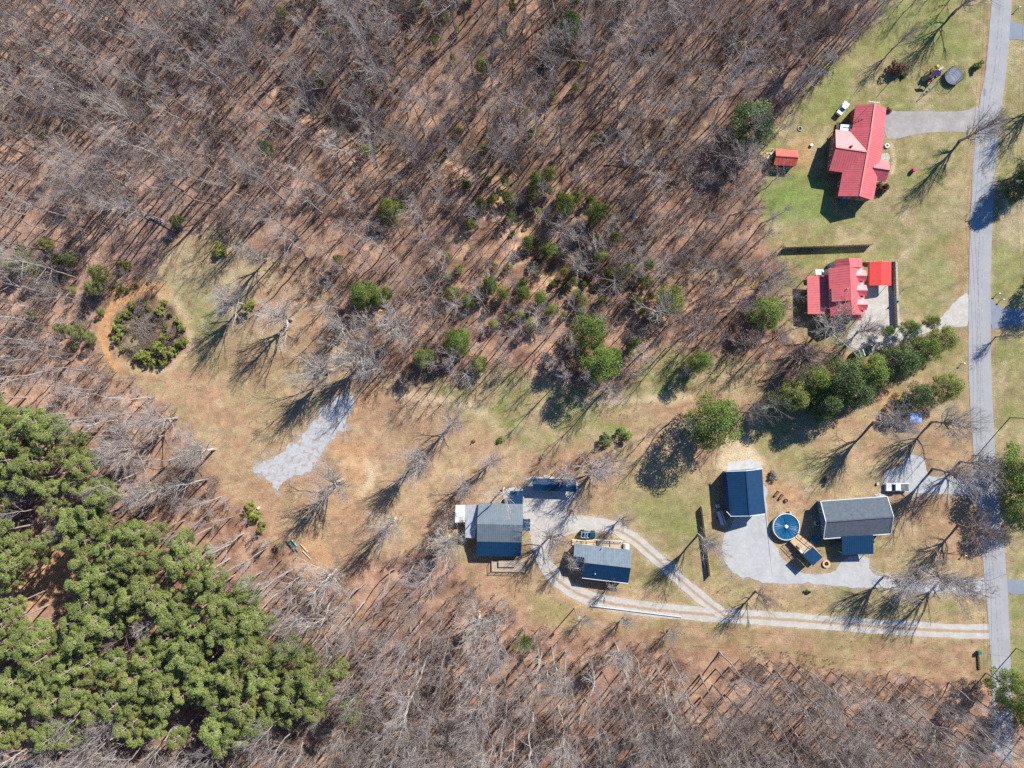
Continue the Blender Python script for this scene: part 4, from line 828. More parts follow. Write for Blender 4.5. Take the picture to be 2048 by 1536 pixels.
for t_, (dx, dy) in lgm: MB().tube(t_, Vector((t_.x+dx, t_.y+dy, 0)), .05, .05, 8).build("leg", M['teal'], ps)
for k in (.35, .7): q_ = sa.lerp(sb, k); s_ = MB(); s_.bar(q_, q_-Vector((0, 0, 1.7)), .02); s_.box(q_-Vector((0, 0, 1.7)), (.5, .25, .04), -.8); s_.build("swing_seat", M['black'], ps)
settle(ps)
cn = empty("canopy_tent", P(1829, 838)); tag(cn, "square blue pop-up canopy under the bare roadside trees", "canopy"); a4 = [P(1820,825.5,2.6), P(1843,825.5,2.6), P(1843.5,846.5,2.6), P(1820,846.5,2.6)]; ap = (a4[0]+a4[2])/2; ap.z = 3.1
MB().add(a4+[ap]+[v-Vector((0, 0, .25)) for v in a4], [(0,1,4),(1,2,4),(2,3,4),(3,0,4),(0,5,6,1),(1,6,7,2),(2,7,8,3),(3,8,5,0)]).build("canopy_cloth", M['canopy_blue'], cn); posts(cn, a4, 0, 2.55, .06, M['white'], "leg"); settle(cn)
tr_ = empty("tyre_planter", P(1773, 292)); tag(tr_, "white-painted tyre planter at the brick house front", "planter"); MB().ring(P(1773,292), .58, .3, 0, .35, 28).build("tyre", M['white'], tr_, bevel=.06); MB().tube(P(1773,292), P(1773,292)+Vector((0,0,.2)), .3, .3, 16).build("soil", M['log_siding'], tr_); settle(tr_)
rg = empty("fire_ring", P(1599.5, 257.5)); tag(rg, "small ring of stones on the grass north of the red shed", "fire ring"); sr = MB()
for k in range(12): t = k*math.pi/6; c = P(1599.5,257.5); sr.box((c.x+.5*math.cos(t), c.y+.5*math.sin(t), .12), (.26, .18, .24), t)
sr.build("stones", M['stone'], rg); MB().tube(P(1599.5,257.5), P(1599.5,257.5)+Vector((0,0,.05)), .4, .4, 14).build("ash", M['ash'], rg); settle(rg)
kt = empty("garden_toy", P(1822, 343)); tag(kt, "red and green toy slide on the lawn east of the porch", "toy"); MB().bar(P(1818,348)+Vector((0,0,.1)), P(1823,342)+Vector((0,0,1.0)), .5, .06).build("slide_chute", M['green_plastic'], kt); MB().box(P(1824,342)+Vector((0,0,.55)), (.7,.8,1.1)).build("tower", M['pink'], kt, bevel=.08); settle(kt)
br = MB(); c = P(1266, 434); c.z = hz(c.x, c.y); br.tube(c, c+Vector((0,0,.9)), .35, .38, 20); bo = br.build("barrel", M['blue_plastic']); tag(bo, "blue barrel alone among the trees in the middle wood", "barrel"); MB().ring(c, .4, .3, .88, .94, 20).build("rim", M['blue_plastic'], bo)
c = P(252, 403); c.z = hz(c.x, c.y); tag(MB().box(c+Vector((0,0,.5)), (1.5, 1.7, 1.0), .4).build("storage_tote", M['white'], bevel=.12), "whitish tote lying under the bare trees of the western wood", "tote")
c = P(1622, 291); tag(MB().tube(c, c+Vector((0,0,.5)), .3, .38, 14).build("garden_pot", M['pale_metal']), "pale pot on the worn grass between shed and brick house", "pot")
c = P(518, 1015.5); tag(MB().tube(c, c+Vector((0,0,.55)), .28, .32, 14).build("bucket", M['white']), "white bucket beside the yellow-green bushes of the clearing", "bucket")
c = P(1754, 967); tag(MB().tube(c, c+Vector((0,0,.5)), .28, .34, 14).build("garden_pot", M['concrete']), "stone pot on the lawn west of the white pickup", "pot")
for (ax, ay, bx, by, r, m_, lb) in ((584,1079,594,1092,.22,'blue_gravel',"bluish pipe, most northern of the stack at the clearing's tip"), (578,1082,597,1103,.2,'green_plastic',"greenish pipe in the stack at the clearing's tip"), (573,1081,590,1101,.24,'dark_wood',"dark log, most western of the stack at the clearing's tip"), (580,1086,592,1098,.18,'pale_metal',"short pale pipe squeezed between the dark log and green pipe"), (601,1088,616,1104,.15,'new_wood',"single brown log east of the pipe stack"), (606,1102,622,1118,.13,'concrete',"thin pale board pile below the brown log")):
    a_, b_ = P(ax, ay), P(bx, by); a_.z = b_.z = r; tag(MB().tube(a_, b_, r, r*.95, 12).build("pipe" if 'pipe' in lb else "log", M[m_]), lb, "pipe" if 'pipe' in lb else "log")
# cut logs under the twin pines
for k in range(15):
    c = P(729+random.random()*34, 612+random.random()*18); c.z = hz(c.x, c.y)+.28; t = random.uniform(0, 6.28); l_ = random.uniform(.5, 1.1); d = Vector((math.cos(t), math.sin(t), random.uniform(-.1, .2)))*l_; r = random.uniform(.26, .42)
    tag(MB().tube(c-d/2, c+d/2, r, r*.95, 12).build("cut_log", M['log_end']), "yellow-brown cut log in the heap at the foot of the twin pines", "log", "cut logs heaped below the twin pines")

# ------------------------------------------------------------------ trees: meshes
def tubes(paths, radii, sides):
    """paths (N,k,3), radii (N,k) -> V,F"""
    N, k, _ = paths.shape; d = np.gradient(paths, axis=1); d /= np.linalg.norm(d, axis=2, keepdims=True)+1e-9
    ref = np.where(np.abs(d[:, :1, 2:3]) > .9, np.array([1., 0, 0]), np.array([0, 0, 1.])); a = np.cross(d, ref); a /= np.linalg.norm(a, axis=2, keepdims=True)+1e-9; b = np.cross(d, a)
    t = np.arange(sides)*2*np.pi/sides
    ring = paths[:, :, None, :]+radii[:, :, None, None]*(a[:, :, None, :]*np.cos(t)[None, None, :, None]+b[:, :, None, :]*np.sin(t)[None, None, :, None])
    V = ring.reshape(-1, 3); idx = np.arange(N*k*sides).reshape(N, k, sides); nx = np.roll(idx, -1, 2)
    F = np.stack([idx[:, :-1], nx[:, :-1], nx[:, 1:], idx[:, 1:]], -1).reshape(-1, 4); return V, F
def join(parts):
    Vs, Fs, o = [], [], 0
    for V, F in parts: Vs.append(V); Fs.append(F+o); o += len(V)
    return np.concatenate(Vs), np.concatenate(Fs)
def grow(r, start, dirs, length, rad, seg, droop=0.0, wob=.18):
    """polylines from start along dirs"""
    N = len(start); p = np.zeros((N, seg+1, 3)); p[:, 0] = start; d = dirs.copy()
    for i in range(seg):
        d = d+r.normal(0, wob, (N, 3)); d[:, 2] += droop; d /= np.linalg.norm(d, axis=1, keepdims=True); p[:, i+1] = p[:, i]+d*(length/seg)[:, None]
    rr = rad[:, None]*np.linspace(1, .35, seg+1)[None]; return p, rr
def kids(r, P_, R_, L_, n, lo, hi, ratio, ang, rratio, up=.15):
    N, k, _ = P_.shape; t = r.uniform(lo, hi, (N, n)); t[:, 0] = hi*.98; f = t*(k-1); i = np.minimum(f.astype(int), k-2); fr = (f-i)[..., None]
    ii = np.arange(N)[:, None]; s = P_[ii, i]*(1-fr)+P_[ii, i+1]*fr; d = P_[ii, i+1]-P_[ii, i]; d /= np.linalg.norm(d, axis=2, keepdims=True)+1e-9
    rnd = r.normal(0, 1, (N, n, 3)); rnd -= (rnd*d).sum(2, keepdims=True)*d; rnd /= np.linalg.norm(rnd, axis=2, keepdims=True)+1e-9
    a = r.normal(ang, .2, (N, n, 1)); nd = d*np.cos(a)+rnd*np.sin(a); nd[..., 2] += up; nd /= np.linalg.norm(nd, axis=2, keepdims=True)
    L = (L_[:, None]*ratio*r.uniform(.6, 1.25, (N, n))*(1.15-.5*t)).ravel(); rad = ((R_[ii, i])*rratio).ravel()
    return s.reshape(-1, 3), nd.reshape(-1, 3), L, rad
def bare_meshes(name, seed, h, cb, spread, n1, el, n2=6, n3=6, n4=4, twig=.010, fork=False, r0=None, lean=.03, wob=.065, ang=.40):
    r = np.random.default_rng(seed); seg = 10; zt = np.linspace(0, 1, seg+1); w = np.cumsum(r.normal(0, lean*h/seg*1.2, (seg+1, 2)), 0); w[0] = 0
    tr = np.zeros((1, seg+1, 3)); tr[0, :, :2] = w; tr[0, :, 2] = zt*h*(.93 if not fork else .6)-.1; r0 = r0 or .0055*h+.055; rr = (r0*np.linspace(1, .25 if not fork else .6, seg+1))[None]; rr[0, 0] *= 1.25
    t = np.sort(r.uniform(cb, .97, n1)) if not fork else np.sort(r.uniform(.55, 1, n1)); f = t*seg; i = np.minimum(f.astype(int), seg-1); fr = (f-i)[:, None]
    s = tr[0, i]*(1-fr)+tr[0, i+1]*fr; az = np.arange(n1)*2.4+r.normal(0, .35, n1); e = np.radians(el)+r.normal(0, .15, n1)+.5*(t-cb)
    d = np.stack([np.cos(az)*np.cos(e), np.sin(az)*np.cos(e), np.sin(e)], 1)
    u = (t-cb)/(1-cb+1e-6); prof = (.55+.9*np.sin(np.pi*np.clip(u*.75+.2, 0, 1)))*(1 if not fork else 1.25)
    L1 = spread*h*prof*r.uniform(.7, 1.2, n1); ra1 = np.interp(t, zt, rr[0])*.55
    p1, q1 = grow(r, s, d, L1, ra1, 6, .04, wob*1.2); a = kids(r, p1, q1, L1, n2, .2, 1, .52, ang+.1, .62, .08); p2, q2 = grow(r, *a[:3], a[3], 4, .03, wob)
    b = kids(r, p2, q2, a[2], n3, .15, 1, .58, ang, .58, .08); p3, q3 = grow(r, *b[:3], np.maximum(b[3], twig*1.3), 2, .02, wob)
    c = kids(r, p3, q3, b[2], n4, .15, 1, .75, ang, .6, .06); p4, q4 = grow(r, *c[:3], np.maximum(c[3], twig), 1, .02, .03)
    V, F = join([tubes(tr, rr, 9), tubes(p1, q1, 6)]); tm_ = np_mesh(name+"_trunk", V, F, True)
    V, F = join([tubes(p2, q2, 4), tubes(p3, q3, 3), tubes(p4, q4, 3)]); cm = np_mesh(name+"_crown", V, F, False)
    return tm_, cm
def leaf_mesh(name, centers, radii, n, size, seed, flat=.6, narrow=1.0):
    """n leaf faces in blobs"""
    r = np.random.default_rng(seed); k = len(centers); vol = radii**2; pick = r.choice(k, n, p=vol/vol.sum()); u = r.normal(0, 1, (n, 3)); u /= np.linalg.norm(u, axis=1, keepdims=True)
    rad = r.uniform(.25, 1, (n, 1))**.5; p = centers[pick]+u*rad*radii[pick][:, None]*np.array([1, 1, flat])
    nrm = u*.7+r.normal(0, .55, (n, 3)); nrm[:, 2] += .35; nrm /= np.linalg.norm(nrm, axis=1, keepdims=True); t = np.cross(nrm, r.normal(0, 1, (n, 3))); t /= np.linalg.norm(t, axis=1, keepdims=True); b = np.cross(nrm, t)
    s = size*r.uniform(.6, 1.3, (n, 1)); t *= s; b *= s*narrow; V = np.stack([p-t-b*.4, p+b*-1.0, p+t*1.0-b*.2, p+b], 1).reshape(-1, 3)
    return np_mesh(name, V, np.arange(4*n).reshape(-1, 4))
def pine_meshes(name, seed, h, w, cb=.55, n=7000, size=.135, dense=1.0, layers=7):
    r = np.random.default_rng(seed); cs = []; rs = []; br = []
    tr = np.zeros((1, 7, 3)); tr[0, :, 2] = np.linspace(-.1, h*.96, 7); tr[0, :, :2] = np.cumsum(r.normal(0, .12, (7, 2)), 0)
    for L in range(layers):
        u = (L+.5)/layers; z = h*(cb+(1-cb)*u*.95); R = w/2*(math.sin(math.pi*min(1, .28+u*.66)))**.8; m = max(2, int((5.5-3.2*u)*dense))
        a0 = r.uniform(0, 6.28)
        for j in range(m):
            a = a0+j*2*np.pi/m+r.normal(0, .25); q = R*r.uniform(.45, .95); c = np.array([tr[0, -1, 0]*u+math.cos(a)*q, tr[0, -1, 1]*u+math.sin(a)*q, z+r.normal(0, .3)])
            cs.append(c); rs.append(w*.155*r.uniform(.75, 1.25)); br.append([[tr[0, -2, 0], tr[0, -2, 1], z-.6], (c+[tr[0, -2, 0], tr[0, -2, 1], z-.3])/2, c])
    cs.append(np.array([tr[0, -1, 0], tr[0, -1, 1], h*.97])); rs.append(w*.15)
    cr = leaf_mesh(name+"_crown", np.array(cs), np.array(rs), n, size, seed, .5, .45)
    V, F = join([tubes(tr, np.array([[.19, .16, .15, .13, .11, .08, .04]])*(h/20+.25), 8), tubes(np.array(br), np.tile([.06, .045, .02], (len(br), 1)), 4)])
    return np_mesh(name+"_trunk", V, F, True), cr

FOR = [bare_meshes("forest", 100+i, 22, cb, sp, n1, el, 5, 5, (4, 3, 5, 3, 5, 4, 6, 3)[i], .0075, lean=(.03, .06, .03, .09, .04, .05, .03, .07)[i]) for i, (cb, sp, n1, el) in enumerate([(.5,.15,14,58),(.58,.14,12,62),(.42,.17,15,52),(.62,.14,10,64),(.48,.16,14,60),(.52,.18,12,50),(.38,.13,15,58),(.6,.16,11,55)])]
SLIM = [bare_meshes("slim", 130+i, 17, .55, .13, 9, 60, 4, 5, 3, .0075, r0=.13, lean=.05) for i in range(4)]
OPEN = [bare_meshes("open", 150+i, 12, .17, .36, 24, el, 6, 5, 4, .0105, wob=.07, ang=.45, fork=f, r0=.27) for i, (el, f) in enumerate([(54, 0),(60, 0),(50, 1),(56, 1),(62, 0)])]
BUSH = [bare_meshes("bush", 170+i, 3.2, .05, .38, 14, 58, 4, 4, 4, .009, r0=.05) for i in range(4)]
PINE = [pine_meshes("pine", 200+i, 20, 5.6, cb) for i, cb in enumerate((.62, .55, .66, .58, .7))]
EVER = [pine_meshes("ever", 220+i, 12, 7.5, .25, 12000, .14, 1.6, 8) for i in range(3)]
YOUNG = [pine_meshes("young", 240+i, 2.6, 2.2, .12, 900, .13, 1.0, 5) for i in range(3)]
def shrub_mesh(name, seed, n=1600):
    r = np.random.default_rng(seed); c = r.normal(0, .28, (9, 3)); c[:, 2] = np.abs(c[:, 2])+.5; return leaf_mesh(name, c, r.uniform(.35, .55, 9), n, .09, seed, .9, .7)
SHRUB = [shrub_mesh("round_shrub_crown", 260+i) for i in range(2)]

def tree(name, pair, base, scale, rz, tm_, cm_, label, cat="tree", group=None, wide=1.0, tilt=(0, 0), crownname="crown"):
    """an Empty at the foot with trunk and crown meshes (mesh data shared between copies)"""
    root = bpy.data.objects.new(name, None); COL.objects.link(root); root.empty_display_size = .3
    root.location = base; root.rotation_euler = (tilt[0], tilt[1], rz); root.scale = (scale*wide, scale*wide, scale); tag(root, label, cat, group); out = [root]
    for nm, me, m_ in (("trunk", pair[0], tm_), (crownname, pair[1], cm_)):
        key = (me.name, m_.name)
        if key not in MESHV:
            c = me if not len(me.materials) else me.copy(); 
            if len(c.materials): c.materials.clear()
            c.materials.append(m_); MESHV[key] = c
        o = bpy.data.objects.new(nm, MESHV[key]); COL.objects.link(o); o.parent = root; out.append(o)
    return out
MESHV = {}
BARKS = [('bark_grey', 'twig'), ('bark_pale', 'twig_pale'), ('bark_grey', 'twig'), ('bark_brown', 'twig_brown')]
taken = []          # bases already used (world x, y, keep-off radius)
def from_crown(px, py, hc):
    p = P(px, py, hc); return p.x, p.y
def bpx(x, y): return 1024+x*8, 768-y*8

# ------------------------------------------------------------------ single bare trees one can point to: crown pixel, height, crown width (m), label
ONES = [
 (562,634,13,13.5,0,'p',"broad bare tree standing alone in the middle of the clearing"),
 (512,508,12,9.5,1,'p',"bare tree at the upper edge of the clearing meadow"),
 (462,602,13,10,2,'w',"white-branched leaning bare tree east of the brush circle"),
 (645,738,13,13,3,'p',"western tree of the bare pair above the gravel patch"),
 (722,712,13,13.5,2,'p',"eastern tree of the bare pair above the gravel patch"),
 (682,650,9,9,1,'p',"small bare tree north of the bare pair above the gravel"),
 (790,655,12,11,3,'p',"bare tree southeast of the heap of cut logs"),
 (905,845,12,10,0,'g',"fine-twigged bare tree in the eastern clearing"),
 (838,915,14,11,3,'p',"pale forked bare tree throwing a long shadow over the clearing"),
 (668,968,13,12,2,'p',"pale bare tree south of the gravel patch"),
 (780,1048,12,11,4,'p',"bare tree near the south tip of the clearing"),
 (893,1085,11,10,2,'p',"bare tree west of the big metal building"),
 (925,972,8,8,0,'g',"low spreading bare tree northwest of the metal building"),
 (985,925,9,8,1,'g',"thin bare tree north of the metal building"),
 (1105,1078,9,10,2,'g',"bare tree rooted in the gravel between the metal building and the cottage"),
 (1205,932,10,13,1,'g',"wide twiggy bare tree east of the long blue carport"),
 (1160,1012,6,6,0,'g',"small bare tree at the edge of the gravel yard"),
 (1246,1043,6.5,6.5,4,'g',"small round bare tree beside the gravel link"),
 (1412,1082,12,9,3,'p',"tall bare tree over the lone orange-tan fence"),
 (1527,1196,9,8,0,'b',"dark bare tree between the gravel drives"),
 (1342,1268,5,7,1,'g',"low round bare tree south of the fallen pole"),
 (1252,1243,5.5,6,4,'g',"small bare tree on the wire line south of the cottage"),
 (1172,1240,5,5,0,'g',"small bare tree next to the transformer pole"),
 (1226,1175,5,4.5,1,'g',"little bare tree at the south corner of the cottage"),
 (1145,1120,8,5.5,0,'g',"feathery bare tree at the west end of the cottage"),
 (1785,848,14,12,3,'w',"knotted white-limbed bare tree west of the blue canopy"),
 (1903,848,13,11,2,'g',"bare tree between the blue canopy and the road"),
 (1905,945,13,11,3,'g',"bare tree leaning over the road beyond the pickup"),
 (1960,930,12,10,0,'g',"roadside bare tree whose crown covers the asphalt east of the pickup"),
 (1955,1062,12,12,2,'b',"reddish bare tree overhanging the road east of the shingled house"),
 (1880,1155,12,12,3,'p',"eastern bare tree over the long gravel drive"),
 (1800,1165,11,11,2,'p',"western bare tree over the long gravel drive"),
 (1925,1175,13,12,0,'g',"third bare tree near where the long gravel drive meets the road"),
 (1950,-10,13,11,0,'g',"bare tree at the top of the north lawn"),
 (1962,258,13,11,1,'g',"bare tree leaning across the road below the concrete driveway"),
 (2135,165,14,12,0,'g',"upper bare tree beyond the road, its shadow fanned on the verge"),
 (2150,270,14,12,2,'g',"second bare tree beyond the road, its shadow fanned on the verge"),
 (2008,672,5,5,4,'b',"small dark bare tree below the middle driveway mouth"),
 (1560,548,10,9,0,'g',"bare tree on the wood edge west of the plank fence"),
 (1665,655,11,12,2,'w',"big bare tree reaching over the south porch of the dormer house"),
 (1612,715,9,12,3,'b',"dark crooked bare tree southwest of the dormer house"),
 (1735,660,8,9,4,'g',"thin bare tree spreading above the van"),
 (1490,315,11,9,2,'p',"grey bare tree on the wood edge west of the red shed"),
 (955,1248,14,13,2,'p',"tan many-limbed bare tree at the edge of the southern wood"),
 (1050,1275,11,6,3,'m',"mossy green-barked tree at the edge of the southern wood"),
 (1240,1310,13,10,3,'w',"white forked bare tree in front of the southern wood"),
 (655,1158,13,11,2,'p',"bare tree at the very south tip of the clearing"),
 (1160,530,11,8.5,0,'w',"pale bare tree among young pines in the middle wood"),
 (1640,75,12,11,3,'b',"dark bare tree on the wood edge above the north lawn"),
 (1810,75,9,5,0,'g',"slim bare tree on the north lawn beside the slim pole"),
 (1135,950,8,7,4,'g',"bare tree just north of the long blue carport"),
 (320,840,14,11,0,'p',"pale bare tree on the western rim of the clearing"),
 (400,905,14,12,3,'p',"pale bare tree low on the western rim of the clearing"),
 (250,900,16,12,2,'p',"wide pale bare tree between the pines and the clearing"),
 (300,985,16,12,4,'p',"spreading pale bare tree touching the top of the pine stand"),
]
for k, (px, py, h, w, var, tone, lb) in enumerate(ONES):
    x, y = from_crown(px, py, h*.62); x_ = x; pair = OPEN[var % len(OPEN)]; s = h/12; wd = w/(9.0*s)
    mats = {'p': ('bark_pale', 'twig_pale'), 'w': ('bark_pale', 'twig_pale'), 'g': ('bark_grey', 'twig'), 'b': ('bark_brown', 'twig_brown'), 'm': ('moss', 'moss')}[tone]
    tree("bare_tree", pair, (x, y, hz(x, y)), s, k*1.37, M[mats[0]], M[mats[1]], lb, wide=wd); taken.append((x, y, 4.5))

# ------------------------------------------------------------------ evergreens: crown pixel, height, crown width px, kind, label
EV = [
 (778,417,7,54,'olive',"round olive-green tree alone among bare trees of the middle wood"), (352,440,5,26,'evergreen',"small dark cedar north of the clearing meadow"),
 (1510,245,13,100,'dark_leaf',"big dark glossy evergreen at the north lawn's wood edge"),
 (724,588,9,58,'evergreen',"larger of the twin pines above the cut logs"), (758,592,8,36,'evergreen',"darker smaller twin pine above the cut logs"), (775,583,6,24,'olive',"small olive pine east of the twin pines"),
 (912,682,10,58,'evergreen',"green pine above the clearing's east meadow"), (848,713,9,44,'pine',"dusky pine west of the green meadow pine"), (958,729,6,38,'olive',"bright round pine at the edge of the east meadow"),
 (1178,662,15,78,'evergreen',"upper crown of the two tall pines north of the deep shadow"), (1207,722,15,80,'evergreen',"lower crown of the two tall pines north of the deep shadow"),
 (1345,598,12,66,'olive',"lone broad pine in the wood west of the dormer house"), (1537,625,10,72,'evergreen',"full green pine just west of the dormer house"), (1405,722,10,48,'evergreen',"dark pine at the wood edge above the clearing's east end"),
 (675,519,6,22,'olive',"tiny bright pine near the upper clearing edge"), (527,294,9,30,'evergreen',"green pine alone high in the northern wood"), (1075,362,9,30,'evergreen',"bright pine crown near the middle of the northern wood"), (1012,385,8,22,'evergreen',"small pine west of the bright northern crown"),
 (1132,405,12,40,'evergreen',"dark green pine south of the bright northern crown"), (1195,420,12,42,'evergreen',"shaded green pine west of the blue barrel"), (1010,355,7,20,'olive',"faint small pine left of the bright northern crown"),
 (1056,480,8,28,'evergreen',"pine in the thicket below the northern pines"), (1093,494,8,26,'olive',"pine just east of the thicket pine"), (980,567,7,34,'evergreen',"left of a pair of round pines in the middle wood"), (1005,585,7,28,'olive',"right of a pair of round pines in the middle wood"),
 (936,600,6,26,'evergreen',"small pine southwest of the round pair"), (1047,585,8,30,'evergreen',"western pine of the trio by the creek"), (1080,594,8,28,'evergreen',"middle pine of the trio by the creek"), (1105,620,8,30,'olive',"eastern pine of the trio by the creek"),
 (1150,560,6,20,'young',"yellow-green pine in front of the pale bare tree"), (1168,600,6,20,'young',"yellow-green pine under the pale bare tree"), (1270,685,8,24,'evergreen',"narrow pine east of the two tall pines"), (1262,708,7,20,'olive',"low pine below the narrow one"),
 (1142,42,10,44,'evergreen',"green pine at the top edge of the northern wood"), (1190,276,7,15,'young',"slim bright pine in the upper middle wood"), (1025,12,8,18,'olive',"small pine at the very top edge"), (1008,68,8,16,'evergreen',"small green pine below the top edge"),
 (1434,842,17,108,'evergreen',"great round evergreen north of the sandy ground"), (1595,792,12,66,'olive',"bright evergreen at the west end of the hedge row"), (1632,762,13,66,'evergreen',"second evergreen from the west in the hedge row"), (1692,752,15,86,'dark_leaf',"dark broad evergreen in the hedge row"), (1748,744,14,76,'evergreen',"fourth evergreen of the hedge row"),
 (1804,724,14,74,'dark_leaf',"large evergreen above the orange soil in the hedge row"), (1856,698,12,60,'evergreen',"evergreen second from the road in the hedge row"), (1893,678,10,58,'olive',"yellow-tipped evergreen nearest the road"), (1822,655,8,32,'evergreen',"feathery evergreen on the north side of the hedge row"),
 (1868,642,7,28,'olive',"light feathery evergreen by the drive's curve"), (1778,662,7,24,'evergreen',"thin evergreen at the south end of the stone wall"), (1900,775,10,60,'olive',"round evergreen on the verge below the hedge row"), (1845,790,9,56,'dark_leaf',"shaded evergreen west of the verge evergreen"),
 (1720,782,13,74,'dark_leaf',"deep green evergreen on the south side of the hedge row"), (1655,808,12,72,'dark_leaf',"shadowed evergreen behind the hedge row's west end"), (1552,800,8,36,'evergreen',"small evergreen beside the great round one"),
 (2068,940,14,104,'evergreen',"evergreen overhanging the east verge by the pickup's drive"), (2078,1012,14,100,'evergreen',"lower evergreen overhanging the east verge"), (2040,1388,18,72,'evergreen',"leaning evergreen at the bottom right of the road"), (2088,1440,13,90,'evergreen',"lower neighbour of the leaning roadside evergreen"),
 (2042,375,9,52,'dark_leaf',"dark evergreen beside the top utility pole"), (2190,520,16,90,'dark_leaf',"tall evergreen east of the road that shades the middle driveway mouth"), (2075,345,12,60,'dark_leaf',"dark evergreen behind the top utility pole"),
 (1243,866,3,30,'evergreen',"low green bush on the south edge of the east meadow"), (1212,880,3,30,'dark_leaf',"dusky bush on the south edge of the east meadow"),
 (706,1412,17,50,'pine',"lone pine apart from the pine stand in the southern wood"), (575,1262,12,24,'evergreen',"small dark green pine near the clearing tip"), (642,1420,12,14,'young',"small yellow pine by the lone southern pine"), (40,515,8,30,'olive',"olive young pine in the western wood"),
 (192,545,8,34,'pine',"thin green pine northwest of the brush circle"), (185,572,8,32,'pine',"second thin pine northwest of the brush circle"), (135,515,7,26,'pine',"dusky pine west of the thin pines"), (62,540,7,30,'olive',"olive pine beside the western one"), (148,660,7,30,'pine',"thin pine west of the orange track"), (118,655,5,20,'olive',"faint olive pine left of the thin one"),
 (680,45,6,14,'young',"yellowish pine in the far upper wood"), (890,30,6,16,'young',"yellow-green pine below the top edge, centre"), (870,80,6,16,'olive',"olive pine beneath the yellow-green one"), (1130,540,6,18,'olive',"small olive pine in the creek wood"), (1020,430,7,26,'evergreen',"green pine between the northern pines and the thicket"), (1280,600,7,22,'olive',"faint pine west of the lone broad pine"),
]
for k, (px, py, h, wpx, m_, lb) in enumerate(EV):
    x, y = from_crown(px, py, h*.66)
    if h <= 3: pair = YOUNG[k % 3]; s = h/2.6; wd = (wpx/8)/(2.2*s); tm_ = 'bark_brown'
    elif h >= 11 and m_ in ('pine',): pair = PINE[k % 5]; s = h/20; wd = (wpx/8)/(5.6*s); tm_ = 'pine_bark'
    else: pair = EVER[k % 3]; s = h/12; wd = (wpx/8*.95)/(7.5*s); tm_ = 'bark_brown'
    nm = "pine_tree" if 'pine' in lb else ("evergreen_bush" if h <= 3 else "evergreen_tree")
    tree(nm, pair, (x, y, hz(x, y)), s, k*2.1, M[tm_], M[m_], lb, "bush" if h <= 3 else "tree", wide=wd); taken.append((x, y, 4.2 if h > 9 else 3.0))

# young pines around the circle and on the clearing's edge
YP = [(260,608,16),(316,619,20),(325,605,15),(234,631,20),(250,626,19),(231,655,22),(233,668,20),(360,656,17),(358,645,12),(365,680,20),(359,690,14),(310,694,27),(337,703,26),(277,712,22),(291,711,20),(306,720,18),(322,725,18),(292,726,14),(308,732,12),(242,698,12),(325,672,16),(345,706,16),(350,640,12),(268,716,12),
      (236,531,18),(249,529,18),(299,555,11),(270,570,9),(252,579,11),(239,575,13),(234,586,9),(226,571,8),(241,562,9),(290,605,8),(498,1012,20),(510,1032,22),(520,1050,22),(492,1028,14),(555,1092,15),(497,605,26),(948,882,8),(1086,912,9),(940,870,0),(503,1040,16)]
for k, (px, py, w) in enumerate(YP):
    if not w: continue
    x, y = from_crown(px, py, w*.11); s = (w/8)/2.2; ring_ = 195 < px < 385 and py > 598
    gl = ("young yellow-green pine on the rim of the brush circle", "young pines around the brush circle") if ring_ else (("young pine seedling north of the orange loop track", "pine seedlings north of the track") if px < 310 else (("yellow-green bushy pine by the white bucket", "bushy pines at the clearing's southwest edge") if py > 1000 else (("young pine under the white-branched tree", None) if px < 500 else (f"lone tiny pine on the open ground {'near the fine-twigged tree' if px < 1000 else 'by the eastern meadow edge'}", None))))
    tree("young_pine", YOUNG[k % 3], (x, y, 0), s, k*1.9, M['bark_brown'], M['young'], gl[0], "pine", gl[1], wide=1.0)
SB = [(437,500,22,'olive',"round green bush alone on the clearing meadow"), (1955,132,16,'evergreen',"small clipped green bush by the road near the trampoline"), (1792,140,26,'rust_twig',"rust-brown rounded bush at the foot of the slim pole"), (1764,375,20,'rust_twig',"dark brown bush at the south end of the brick house"),
      (1548,951,15,'twig_brown',"brown bush east of the navy garage"), (1655,958,13,'twig_brown',"brown dead-looking bush north of the shingled house"), (1000,879,11,'evergreen',"tiny dark bush at the edge of the eastern clearing"), (1808,152,9,'dark_leaf',"tiny dark shrub below the rust-brown bush"), (1776,221,10,'rust_twig',"small dark bush at the brick house's northeast corner"), (1616,1183,9,'dark_leaf',"tiny dark shrub south of the wide gravel drive")]
for k, (px, py, w, m_, lb) in enumerate(SB):
    s = (w/8)/1.5; x, y = from_crown(px, py, s*.5); me = SHRUB[k % 2].copy(); me.materials.append(M[m_]); o = link("round_bush", me, None, None, (x, y, -.1), (0, 0, k)); o.scale = (s, s, s); tag(o, lb, "bush")

